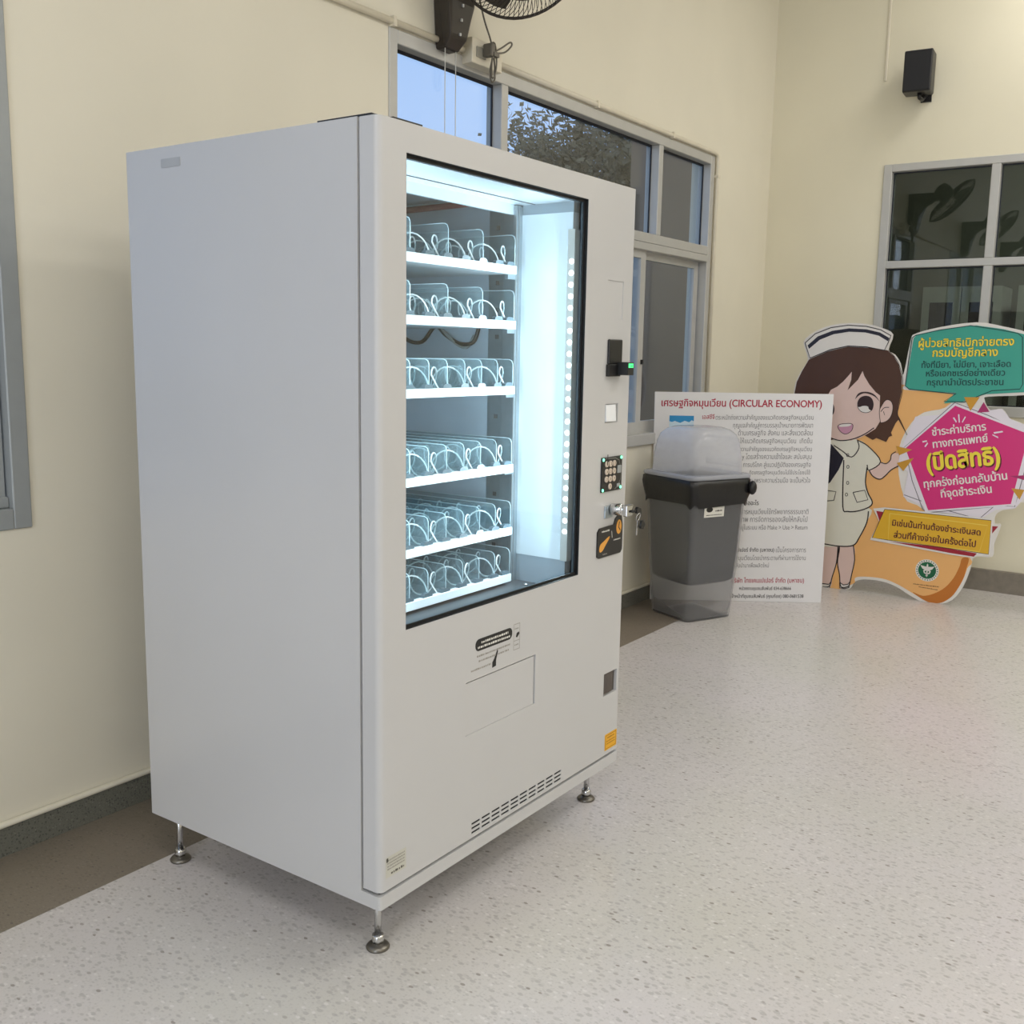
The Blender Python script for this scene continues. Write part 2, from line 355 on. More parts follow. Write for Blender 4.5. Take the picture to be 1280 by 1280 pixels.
M_room = mat('dim_room_paint', (120, 122, 112), .7)
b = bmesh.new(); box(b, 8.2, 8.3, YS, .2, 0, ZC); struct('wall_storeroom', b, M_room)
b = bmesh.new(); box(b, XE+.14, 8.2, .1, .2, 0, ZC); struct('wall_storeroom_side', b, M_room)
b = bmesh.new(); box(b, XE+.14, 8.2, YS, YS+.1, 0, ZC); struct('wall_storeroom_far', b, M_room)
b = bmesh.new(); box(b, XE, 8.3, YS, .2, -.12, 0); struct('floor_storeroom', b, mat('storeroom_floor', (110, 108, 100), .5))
M_cab = mat('white_cabinet_paint', (206, 208, 204), .4); M_cabg = clear('cabinet_glass', (.25, .3, .32)); M_cabi = mat('cabinet_interior', (52, 60, 64), .7)
def cabinet(yc, label, wd=.62, h=1.98):
    t = thing('glazed_cabinet', label, 'cabinet', (7.95, yc, 0), 'glazed cabinets behind the end window')
    X0, X1 = 7.72, 8.18; y0, y1 = yc-wd/2, yc+wd/2; b = bmesh.new()
    box(b, X0+.02, X1, y0, y0+.02, 0, h); box(b, X0+.02, X1, y1-.02, y1, 0, h); box(b, X0+.02, X1, y0+.02, y1-.02, h-.02, h); box(b, X0+.02, X1, y0+.02, y1-.02, 0, .06); box(b, X1-.02, X1, y0+.02, y1-.02, .06, h-.02)
    for z in (.5, .9, 1.3): box(b, X0+.05, X1-.02, y0+.02, y1-.02, z, z+.018)
    obj('carcass', b, [M_cab], t)
    for a, c in ((y0, yc-.004), (yc+.004, y1)):
        b = bmesh.new()
        for q in ((a, a+.06, .06, h), (c-.06, c, .06, h), (a+.06, c-.06, .06, .5), (a+.06, c-.06, h-.13, h)): box(b, X0-.002, X0+.018, *q)
        d = obj('door', b, M_cab, t); b = bmesh.new(); box(b, X0+.004, X0+.01, a+.06, c-.06, .5, h-.13); obj('pane', b, M_cabg, d)
cabinet(-.68, 'white glazed cabinet behind the end window, seen through its left column')
cabinet(-1.42, 'white glazed cabinet behind the end window, seen behind the window mullion')
cabinet(-2.16, 'white glazed cabinet behind the end window, at the right picture edge')
o = obj('red_box', bbox(5.35, 5.75, -1.95, -1.62, .82, 1.30, .01), mat('red_brown_card', (120, 40, 30), .6)); origin(o, (5.55, -1.78, .82)); tag(o, 'red-brown box on a table behind the end window, right of the speech bubble tail', 'box')
t = thing('side_table', 'grey table behind the end window with a red-brown box on it', 'table', (5.8, -2.0, 0))
obj('tabletop', bbox(5.3, 6.3, -2.6, -1.4, .79, .82, .004), mat('grey_laminate', (150, 150, 145), .5), t)
for x in (5.35, 6.25):
    for y in (-2.55, -1.45): obj('leg', bbox(x-.02, x+.02, y-.02, y+.02, 0, .79, .003), M_alud, t)

# ---------------------------------------------------------------- vending machine
YF, YB, W, H, Z0 = -1.183, -.372, 1.07, 1.83, .15
VM = thing('vending_machine', 'large white snack vending machine with a lit glass front and empty spiral trays', 'vending machine', (.535, -.78, 0))
M_int = mat('blue_grey_steel_liner', (150, 162, 172), .4, .1, .04, 6)
M_intw = mat('white_liner', (222, 230, 236), .16, 0, .01)
M_intd = mat('dark_grey_liner', (78, 82, 86), .5)
b = bmesh.new()
box(b, 0, .02, YF+.056, YB, Z0, H); box(b, W-.02, W, YF+.056, YB, Z0, H); box(b, .02, W-.02, YB-.02, YB, .184, H); box(b, .02, W-.02, YF+.056, YB-.02, H-.015, H)
obj('cabinet_shell', b, M_white, VM)
b = bmesh.new()   # base tray, bevelled front corners
F = lambda u, v, k: Vector((u, v, k))
slab(b, [(0, YF+.056), (0, YF+.007), (.002, YF+.002), (.007, YF), (W-.007, YF), (W, YF+.007), (W, YF+.056)], F, Z0, .182); box(b, .02, W-.02, YF+.056, YB-.02, Z0, .17); obj('base_plinth', b, M_white, VM)
b = bmesh.new(); box(b, .012, W-.012, YF+.012, YF+.075, .1822, .197); 
for q in ((.014, .035, .197, H-.004), (.87, W-.014, .197, H-.004), (.035, .87, 1.80, H-.004), (.035, .87, .197, .70)): box(b, q[0], q[1], YF+.051, YF+.0558, q[2], q[3])
obj('door_seal', b, M_rub, VM)
# liner: back, right wall, ceiling, floor
YT = -.48
b = bmesh.new(); box(b, .02, .86, YT, YT+.01, .7, 1.81); box(b, .02, .03, -1.12, YT, .7, 1.81)
obj('back_liner', b, M_int, VM)
b = bmesh.new(); box(b, .835, .86, -.845, YT, .7, 1.81); obj('side_liner', b, mat('pale_grey_liner', (196, 206, 218), .35, 0), VM)
b = bmesh.new()
xs = [-.845+.0]; 
box(b, .832, .86, -.905, -.845, .7, 1.79)
for k in range(13): box(b, .8305, .832, -.882, -.870, .81+k*.075, .822+k*.075, 1)
obj('slotted_rail', b, [M_steel, M_intd], VM)
b = bmesh.new(); box(b, .815, .86, -.958, -.905, .7, 1.77); box(b, .806, .815, -.956, -.945, .7, 1.77); bev(b, .002, 1); obj('post', b, M_steel, VM)
b = bmesh.new(); box(b, .83, .86, -1.122, -.958, .8, 1.745); obj('white_side_panel', b, M_intw, VM)
b = bmesh.new(); box(b, .832, .86, -1.122, -.958, 1.745, 1.79); obj('side_panel_trim', b, M_int, VM); b = bmesh.new(); box(b, .832, .86, -1.122, -.958, .7, .8); obj('side_panel_trim', b, M_int, VM)
b = bmesh.new(); box(b, .03, .86, -1.125, -.945, 1.772, 1.79); box(b, .03, .86, -.945, -.935, 1.745, 1.79); obj('ceiling_panel', b, M_intw, VM); b = bmesh.new(); box(b, .03, .83, -1.0, -.996, 1.7705, 1.772); obj('ceiling_seam', b, M_intd, VM)
b = bmesh.new(); box(b, .03, .86, -.935, YT, 1.80, 1.81); obj('inner_ceiling', b, M_int, VM)
b = bmesh.new(); box(b, .03, .86, -1.125, YT, .7, .722); obj('inner_floor', b, M_intd, VM)
for x, y in ((.79, -1.02), (.8, -1.06)):
    b = bmesh.new(); lathe(b, [(.008, 0), (.008, .004), (.004, .006)], (x, y, .722), n=10); obj('floor_screw', b, M_chrome, VM)
b = bmesh.new(); tube(b, [(.822, y, z) for y, z in ((-.5, 1.782), (-.62, 1.784), (-.74, 1.786), (-.84, 1.79))], .009, 8); obj('red_cable', b, mat('dull_red_rubber', (128, 8, 52), .5), VM)
b = bmesh.new(); tube(b, catmull([(.826, -.50, 1.45), (.82, -.55, 1.405), (.82, -.61, 1.40), (.826, -.655, 1.445), (.82, -.70, 1.42), (.81, -.76, 1.395), (.82, -.80, 1.40), (.826, -.815, 1.44)], 5), .006, 7); obj('cable', b, M_black, VM)
b = bmesh.new(); tube(b, catmull([(.826, -.67, 1.445), (.81, -.74, 1.40), (.815, -.78, 1.385), (.826, -.80, 1.42)], 5), .005, 7); obj('cable', b, M_alud, VM)
# LED bars on the inside of the door
M_led = mat('led_white', (235, 248, 255), .4, emit=9)
b = bmesh.new(); box(b, .822, .848, -1.1335, -1.112, .80, 1.70); lb = obj('light_bar', b, M_alu, VM)
b = bmesh.new()
for k in range(25):
    z = .884+k*.0305; lathe(b, [(.0065, 0), (.0065, .002), (.004, .0035)], (.822, -1.1255, z), (-1, 0, 0), 10)
obj('led_chip', b, M_led, lb)
b = bmesh.new(); box(b, .04, .06, -1.1335, -1.112, .80, 1.70); obj('light_bar', b, M_alu, VM)
LEDP = 6.5
for nm, x, ry in (('led_light', .812, 1), ('led_light', .068, -1)):
    l = bpy.data.lights.new(nm, 'AREA'); l.shape = 'RECTANGLE'; l.size = .02; l.size_y = .84; l.energy = LEDP; l.color = (.66, .88, 1.0)
    o = bpy.data.objects.new(nm, l); C.objects.link(o); o.parent = VM; o.location = Vector((x, -1.126, 1.25))-Vector(VM.location)
    d = Vector((-ry*.93, .37, 0)).normalized(); zz = Vector((0, 0, 1)); xx = zz.cross(-d)
    o.rotation_euler = Matrix((xx, zz, -d)).transposed().to_euler()
# trays
M_tray = mat('pale_steel_tray', (186, 192, 196), .35, .3, .03)
M_lip = mat('white_tray_lip', (238, 242, 244), .3, 0, .01)
M_coil = mat('bright_wire', (244, 247, 248), .25, 0, .02)
M_div = clear('clear_divider', (.84, .9, .91), body=.1, bodyc=(190, 205, 212), rough=.05)
M_edge = mat('divider_edge', (205, 222, 228), .3)
def coil_mesh(hand):
    CR = .0325 if hand > 0 else .029; b = bmesh.new(); P = []; pitch = .098 if hand > 0 else .072; a0 = 1.2 if hand > 0 else 2.0
    for i in range(81 if hand > 0 else 105):
        a = a0+2*PI*i/17; P.append((math.sin(a)*hand*CR, (a-a0)/(2*PI)*pitch, -math.cos(a)*.0325))
    P = ([(P[0][0]+.003, -.002, -.034)] if hand > 0 else [(.012, -.002, -.034), (-.012, -.001, -.006)])+P
    tube(b, P, .0022, 5); me = bpy.data.meshes.new('spiral_coil'); b.to_mesh(me); b.free(); me.materials.append(M_coil); return me
CM = {1: coil_mesh(1), -1: coil_mesh(-1)}
def divider_mesh(h):
    b = bmesh.new(); F = lambda u, v, k: Vector((k, u, v)); D = .47
    P = [(0, 0), (0, h-.012), (.004, h-.004), (.012, h), (D, h), (D, 0)]
    slab(b, P, F, -.0007, .0007, 0)
    tube(b, [(0, *p) for p in ((-.0006, .0), (-.0006, h-.012), (.004, h-.003), (.012, h+.0006), (D, h+.0006))], .0011, 5, 1)
    me = bpy.data.meshes.new('divider'); bmesh.ops.recalc_face_normals(b, faces=b.faces); b.to_mesh(me); b.free(); me.materials.append(M_div); me.materials.append(M_edge); return me
DM = {h: divider_mesh(h) for h in (.098, .088)}
def clip_mesh():
    b = bmesh.new(); F = lambda u, v, k: Vector((u, k, v))
    slab(b, [(-.018, 0), (.018, 0), (.016, .006), (.01, .010), (-.01, .010), (-.016, .006)], F, 0, .012); me = bpy.data.meshes.new('price_clip'); bmesh.ops.recalc_face_normals(b, faces=b.faces); b.to_mesh(me); b.free(); me.materials.append(mat('smoky_clip', (88, 104, 112), .3)); return me
CL = clip_mesh()
def child(name, me, par, loc):
    o = bpy.data.objects.new(name, me); C.objects.link(o); o.parent = par; o.location = Vector(loc)-wloc(par); return o
TX0, TX1, LY, PW = .042, .766, -.985, .0724
for r, z in enumerate((1.593, 1.447, 1.271, 1.055, .878, .744)):
    b = bmesh.new(); box(b, TX0, TX1, LY+.004, YT+.005, z-.010, z-.006); box(b, TX0, TX0+.003, LY+.004, YT+.005, z-.006, z+.02)
    t = obj('tray', b, M_tray, VM)
    b = bmesh.new(); box(b, TX0-.004, TX1+.002, LY, LY+.004, z-.0115, z+.0105); box(b, TX0-.004, TX1+.002, LY+.004, LY+.016, z+.0065, z+.0105); bev(b, .0008, 1); obj('front_lip', b, M_lip, t)
    n = 5 if r < 2 else 10
    for k in range(n+1):
        x = TX0+.003+k*(TX1-TX0-.004)/n; child('divider', DM[.098 if r < 2 else .088], t, (x, LY+.0055, z-.0058))
    for k in range(10):
        x = TX0+.002+(k+.5)*PW+(.013 if k % 2 else .017); child('spiral_coil', CM[-1 if k % 2 else 1], t, (x, LY+.0175, z+.030))
    for k in range(11):
        child('price_clip', CL, t, (min(TX1-.02, max(TX0+.02, TX0+k*PW)), LY+.003, z+.0107))
    b = bmesh.new(); box(b, TX1+.004, .806, -.955, -.945, z-.022, z-.006); obj('tray_bracket', b, M_steel, t)

b = bmesh.new(); box(b, .004, .05, YF+.02, YF+.17, H+.0002, H+.004); box(b, .05, .14, YF+.004, YF+.03, H+.0002, H+.0035); obj('hinge_plate', b, M_black, VM)
# door
DR = bmesh.new()
vx0, vx1, vzt = .332, .748, .229
slots = [(vx0+k*.0418, vx0+k*.0418+.035, vzt-i*.0115-.0058, vzt-i*.0115) for k in range(10) for i in range(3)]
holes = [(.085, .806, .772, 1.770), (.303, .6015, .4605, .5945), (.968, 1.045, .3775, .4455), (.9185, 1.0065, 1.4685, 1.573), (.9255, .998, 1.1835, 1.236)]+slots
xs = sorted({.016, W-.016, *[h[0] for h in holes], *[h[1] for h in holes]}); zs = sorted({0.19, 1.829, *[h[2] for h in holes], *[h[3] for h in holes]})
grid_plate(DR, xs, zs, YF, YF+.01, lambda x, z: any(h[0] < x < h[1] and h[2] < z < h[3] for h in holes))
for sx_, x0 in ((1, .001), (-1, W-.001)):   # rounded vertical edges
    P = [(x0+sx_*(.015-.015*math.cos(a)), YF+.015-.015*math.sin(a)) for a in [i*PI/24 for i in range(13)]]
    n0 = len(DR.faces); slab(DR, P+[(x0+sx_*.015, YF+.05), (x0, YF+.05)], lambda u, v, k: Vector((u, v, k)), 0.19, 1.829)
door = obj('door', DR, M_white, VM)
b = bmesh.new()
box(b, .016, .083, YF+.0125, YF+.05, 0.19, 1.829); box(b, .85, W-.016, YF+.0125, YF+.05, 0.19, 1.829); box(b, .083, .85, YF+.0125, YF+.05, 1.778, 1.829); box(b, .083, .85, YF+.0125, YF+.05, 0.19, .765)
obj('door_frame', b, M_intd, VM)
b = bmesh.new()   # black gasket round the glass
gx0, gx1, gz0, gz1 = .085, .806, .772, 1.770; g = .008
for q in ((gx0, gx0+.0015, gz0, gz1), (gx1-.0015, gx1, gz0, gz1), (gx0+.0015, gx1-.0015, gz0, gz0+.0015), (gx0+.0015, gx1-.0015, gz1-.0015, gz1)): box(b, q[0], q[1], YF+.001, YF+.0124, q[2], q[3])
for q in ((gx0+.0015, gx0+g, gz0+.0015, gz1-.0015), (gx1-g, gx1-.0015, gz0+.0015, gz1-.0015), (gx0+g, gx1-g, gz0+.0015, gz0+g), (gx0+g, gx1-g, gz1-g, gz1-.0015)): box(b, q[0], q[1], YF+.008, YF+.0124, q[2], q[3])
obj('window_gasket', b, M_rub, door)
b = bmesh.new(); box(b, gx0-.001, gx1+.03, YF+.0135, YF+.0185, gz0-.004, gz1+.004); obj('window_glass', b, clear('vending_glass', (.95, .975, .98)), door)
b = bmesh.new(); box(b, .305, .598, YF+.003, YF+.0095, .4607, .591); obj('delivery_flap', b, M_white, door)
b = bmesh.new(); box(b, .303, .6015, YF+.0098, YF+.0122, .4605, .5945); obj('flap_recess', b, M_rub, door)  # black backing: shade of the gap round the flap, put into the colour
b = bmesh.new(); box(b, .9185, 1.0065, YF+.002, YF+.006, 1.4685, 1.573); obj('blank_cover', b, M_white, door)
b = bmesh.new(); box(b, .9255, .998, YF+.0085, YF+.012, 1.1835, 1.236); obj('switch_recess', b, M_white, door)
b = bmesh.new(); slab(b, [(YF+.0085, 1.187), (YF-.004, 1.187), (YF-.001, 1.2335), (YF+.0085, 1.2335)], lambda u, v, k: Vector((k, u, v)), .9275, .982); obj('bill_flap', b, mat('bright_white_plastic', (236, 238, 240), .35), door)
b = bmesh.new(); box(b, .968, 1.045, YF+.0105, YF+.0123, .3775, .4455); obj('coin_return_recess', b, mat('dull_metal', (120, 112, 104), .4, .6), door)
b = bmesh.new(); box(b, .970, 1.02, YF+.002, YF+.004, .382, .444); r_ = obj('coin_return_flap', b, clear('smoky_flap', (.55, .5, .47), body=.35, bodyc=(150, 140, 132)), door)
b = bmesh.new(); box(b, .33, .76, YF+.0018, YF+.0095, .1995, .2315); obj('vent_shade_sheet', b, M_rub, door)  # black sheet close behind the slots, painting in their inner shade
M_ink = mat('black_print', (30, 28, 26), .6); M_paper = mat('label_paper', (226, 224, 216), .6)
DF = lambda u, v, k: Vector((u, YF-.0003-k*.0003, v))
def rrect(x0, x1, z0, z1, r, n=5):
    P = []
    for cx, cz, a0 in ((x1-r, z1-r, 0), (x0+r, z1-r, 90), (x0+r, z0+r, 180), (x1-r, z0+r, 270)):
        P += [(cx+r*math.cos(math.radians(a0+90*i/n)), cz+r*math.sin(math.radians(a0+90*i/n))) for i in range(n+1)]
    return P
def dashes(bm, x0, x1, z, h, F, k, mi=0, slope=0, seed=1):
    """a line of print too small to read"""
    rnd = random.Random(seed); x = x0
    while x < x1:
        w = rnd.uniform(.4, 1.5)*h; y = z+slope*(x-x0)
        flat(bm, [(x, y), (min(x+w, x1), y), (min(x+w, x1), y+h*rnd.uniform(.7, 1)), (x, y+h*rnd.uniform(.7, 1))], F, k, mi); x += w+h*rnd.uniform(.15, .5)
M_grey = mat('grey_print', (150, 146, 138), .6); M_wp = mat('white_print', (220, 218, 210), .6)
b = bmesh.new(); flat(b, rrect(.338, .492, .662, .692, .014), DF, 0, 0)
dashes(b, .362, .474, .679, .006, DF, 1, 1, seed=3); dashes(b, .348, .482, .668, .006, DF, 1, 1, seed=4)
dashes(b, .345, .485, .647, .005, DF, 0, 2, seed=5); dashes(b, .352, .478, .634, .005, DF, 0, 2, seed=6); dashes(b, .322, .402, .616, .005, DF, 0, 2, seed=7)
# little hand and bottle pictograms
flat(b, [(.408, .606), (.424, .608), (.424, .622), (.432, .645), (.428, .648), (.416, .628), (.408, .62)], DF, 0, 0)
for q in ((.498, .526, .695, .6965), (.498, .526, .629, .6305), (.498, .4995, .629, .6965), (.5245, .526, .629, .6965), (.498, .526, .652, .6535)): flat(b, [(q[0], q[2]), (q[1], q[2]), (q[1], q[3]), (q[0], q[3])], DF, 0, 2)
flat(b, [(.508, .662), (.514, .66), (.524, .668), (.522, .674), (.512, .672)], DF, 0, 0); dashes(b, .503, .52, .682, .004, DF, 0, 2, seed=8); dashes(b, .503, .52, .64, .004, DF, 0, 2, seed=9)
obj('instruction_print', b, [M_ink, M_wp, M_grey], door)['label'] = 'black pill-shaped instruction label above the flap'
M_yel = mat('yellow_label', (232, 172, 30), .5)
b = bmesh.new(); flat(b, rrect(.985, 1.057, .203, .254, .004), DF, 0, 0)
for q in rrect(.99, 1.052, .208, .249, .003),: ribbon(b, q+[q[0]], .0015, DF, 1, 1)
dashes(b, 1.0, 1.042, .239, .004, DF, 1, 1, seed=11); dashes(b, .995, 1.046, .229, .003, DF, 1, 1, seed=12); dashes(b, .995, 1.046, .221, .003, DF, 1, 1, seed=13)
obj('warning_label', b, [M_yel, mat('ochre_print', (150, 96, 20), .6)], door)['label'] = 'yellow warning label'
b = bmesh.new(); flat(b, rrect(.019, .087, .219, .268, .001), DF, 0, 0)
for i, z in enumerate((.258, .251, .244, .237)): dashes(b, .024, .082, z, .0035, DF, 1, 1, seed=20+i)
dashes(b, .036, .08, .224, .006, DF, 1, 2, seed=30); flat(b, rrect(.021, .027, .256, .266, .002), DF, 1, 2)
obj('rating_plate', b, [mat('silver_label', (196, 194, 182), .4), M_grey, mat('dark_grey_print', (96, 92, 84), .6)], door)['label'] = 'silver rating plate'
# bill reader
b = bmesh.new(); box(b, .926, 1.0, YF-.008, YF, 1.345, 1.414); bev(b, .003, 2); box(b, .922, .985, YF-.012, YF, 1.312, 1.345); box(b, .966, 1.0, YF-.045, YF-.012, 1.316, 1.352); bev(b, .001, 1)
br = obj('card_reader', b, M_black, VM)
b = bmesh.new(); F2 = lambda u, v, k: Vector((u, YF-.0455-k*.0003, v)); flat(b, [(.969, 1.337), (.995, 1.337), (.995, 1.348), (.969, 1.348)], F2, 0, 0); dashes(b, .979, .992, 1.3395, .0045, F2, 1, 1, seed=40)
obj('display', b, [mat('green_display', (70, 255, 130), .4, emit=1.6), mat('dark_green_print', (10, 120, 60), .5)], br)['label'] = 'glowing green display'
# keypad
b = bmesh.new(); box(b, .911, 1.025, YF-.005, YF, .989, 1.087); bev(b, .001, 1); kp = obj('keypad', b, M_black, VM); kp['label'] = 'black keypad with round beige keys'
M_key = mat('beige_key', (206, 190, 172), .5); KF = lambda u, v, k: Vector((u, YF-.0092-k*.0003, v))
for i in range(10):
    cx, cz = (.933+(i % 3)*.0215, 1.068-(i//3)*.0215) if i < 9 else (.9545, 1.0035)
    b = bmesh.new(); lathe(b, [(.0088, 0), (.0088, .003), (.0072, .004)], (cx, YF-.005, cz), (0, -1, 0), 16); k_ = obj('key', b, M_key, kp)
    b = bmesh.new(); lettering(b, str((i+1) % 10), (cx-.0022, cz-.0032), (cx+.0022, cz-.0032), KF, 0); obj('digit', b, M_ink, k_)
b = bmesh.new(); box(b, .995, 1.016, YF-.008, YF-.005, 1.038, 1.06); box(b, .995, 1.014, YF-.007, YF-.005, .998, 1.008); bev(b, .001, 1); obj('key', b, M_alud, kp)['label'] = 'grey key'
b = bmesh.new(); KF3 = lambda u, v, k: Vector((u, YF-.0054, v)); ribbon(b, [(.985, 1.082), (1.005, 1.075), (1.018, 1.05), (1.018, 1.02), (1.0, 1.0), (.985, .993)], .0016, KF3, 0); ribbon(b, [(.918, 1.078), (.93, 1.084), (.985, 1.082)], .0016, KF3, 0); obj('printed_ring', b, M_grey, kp)
for x, z in ((.916, 1.081), (1.018, 1.082), (.916, .995), (1.018, .996)):
    b = bmesh.new(); lathe(b, [(.0045, 0), (.004, .002)], (x, YF-.005, z), (0, -1, 0), 10); obj('indicator_light', b, mat('green_led', (120, 255, 190), .4, emit=2.2), kp)
# coin panel
b = bmesh.new(); P = [(.9, .806), (.91, .801), (1.034, .801), (1.043, .81), (1.043, .88), (1.036, .91), (1.018, .915), (1.0, .905), (.992, .889), (.91, .887), (.9, .877)]
slab(b, P, lambda u, v, k: Vector((u, k, v)), YF-.004, YF); cp = obj('coin_panel', b, M_black, VM); cp['label'] = 'black coin panel with orange pictograms'
CF = lambda u, v, k: Vector((u, YF-.0043-k*.0003, v)); M_or = mat('orange_print', (226, 160, 66), .5)
b = bmesh.new(); flat(b, catmull([(.91, .824), (.916, .818), (.93, .822), (.945, .835), (.965, .852), (.967, .858), (.955, .856), (.935, .848), (.918, .842), (.911, .834)], 3, True), CF, 0, 0)
flat(b, [(1.02+.0155*math.cos(i*PI/12), .879+.021*math.sin(i*PI/12)) for i in range(24)], CF, 0, 0); ribbon(b, [(1.022, .894), (1.018, .878), (1.028, .868)], .004, CF, 1, 1)
dashes(b, .922, .965, .874, .005, CF, 0, 2, seed=50); dashes(b, .99, 1.032, .842, .004, CF, 0, 2, seed=51); dashes(b, .93, .955, .808, .004, CF, 0, 3, seed=52); ribbon(b, [(.978, .872), (.982, .852)], .003, CF, 0, 2)
obj('coin_pictograms', b, [M_or, M_ink, M_wp, M_grey], cp)
# lock
b = bmesh.new(); box(b, .937, .985, YF-.004, YF, .912, .948); bev(b, .002, 2); lk = obj('lock', b, M_steel, VM)
b = bmesh.new(); lathe(b, [(.017, 0), (.017, .03), (.014, .034), (.014, .05)], (.974, YF-.004, .936), (.15, -1, .05), 18); box(b, .962, 1.0, YF-.06, YF-.046, .92, .952); bev(b, .004, 2); obj('lock_handle', b, M_chrome, lk)
# keys hanging from the lock
t = thing('key_bunch', 'small bunch of black-headed keys hanging from the vending machine lock', 'keys', (.99, YF-.06, .93))
b = bmesh.new(); box(b, .984, 1.01, YF-.066, YF-.062, .930, .936); P = [(1.008, .926), (1.03, .920), (1.036, .926), (1.032, .938), (1.012, .944), (1.006, .937)]; slab(b, P, lambda u, v, k: Vector((u, k, v)), YF-.068, YF-.061); obj('key', b, M_black, t)
b = bmesh.new(); lathe(b, [(.0001, 0)]+[(.012+.0012*math.cos(a), .0012*math.sin(a)) for a in [i*PI/4 for i in range(9)]], (1.02, YF-.066, .913), (.3, 1, 0), 18)
b.free(); b = bmesh.new(); tube(b, [(1.02+.011*math.cos(a), YF-.0655-.003*math.sin(a), .914+.011*math.sin(a)) for a in [i*PI/9 for i in range(18)]], .0011, 6, closed=True); obj('key_ring', b, M_chrome, t)
for dx, m in ((.012, M_black), (.0, M_chrome)):
    b = bmesh.new(); c = Vector((1.022+dx, YF-.066-dx*.4, .892)); y = c.y
    if m is M_black: slab(b, [(c.x-.012, c.z-.004), (c.x-.004, c.z+.011), (c.x+.010, c.z+.010), (c.x+.014, c.z-.004), (c.x+.004, c.z-.014), (c.x-.008, c.z-.012)], lambda u, v, k: Vector((u, k, v)), y-.0035, y+.0035)
    else: slab(b, [(c.x-.006, c.z+.012), (c.x+.001, c.z+.012), (c.x-.006, c.z-.028), (c.x-.010, c.z-.031), (c.x-.012, c.z-.026)], lambda u, v, k: Vector((u, k, v)), y-.001, y+.001)
    obj('key', b, m, t)
# side details: vents plug and levelling feet
b = bmesh.new(); F5 = lambda u, v, k: Vector((k, u, v)); slab(b, rrect(-.575, -.505, 1.783, 1.803, .003), F5, -.0012, 0); obj('side_sticker', b, mat('faded_sticker', (172, 173, 174), .5), VM)
for x, y in ((.075, YF+.075), (1.054, -1.085), (.062, YB-.03), (W-.085, YB-.06)):
    b = bmesh.new(); lathe(b, [(.0085, .02), (.0085, Z0)], (x, y, 0), n=14); lathe(b, [(.014, .0135), (.0155, .02), (.0155, .03), (.013, .034)], (x, y, 0), n=6); f = obj('levelling_foot', b, M_chrome, VM)
    b = bmesh.new(); lathe(b, [(.027, 0), (.028, .004), (.024, .009), (.014, .0135)], (x, y, 0), n=20); obj('foot_pad', b, mat('zinc_pad', (120, 116, 108), .35, .8), f)
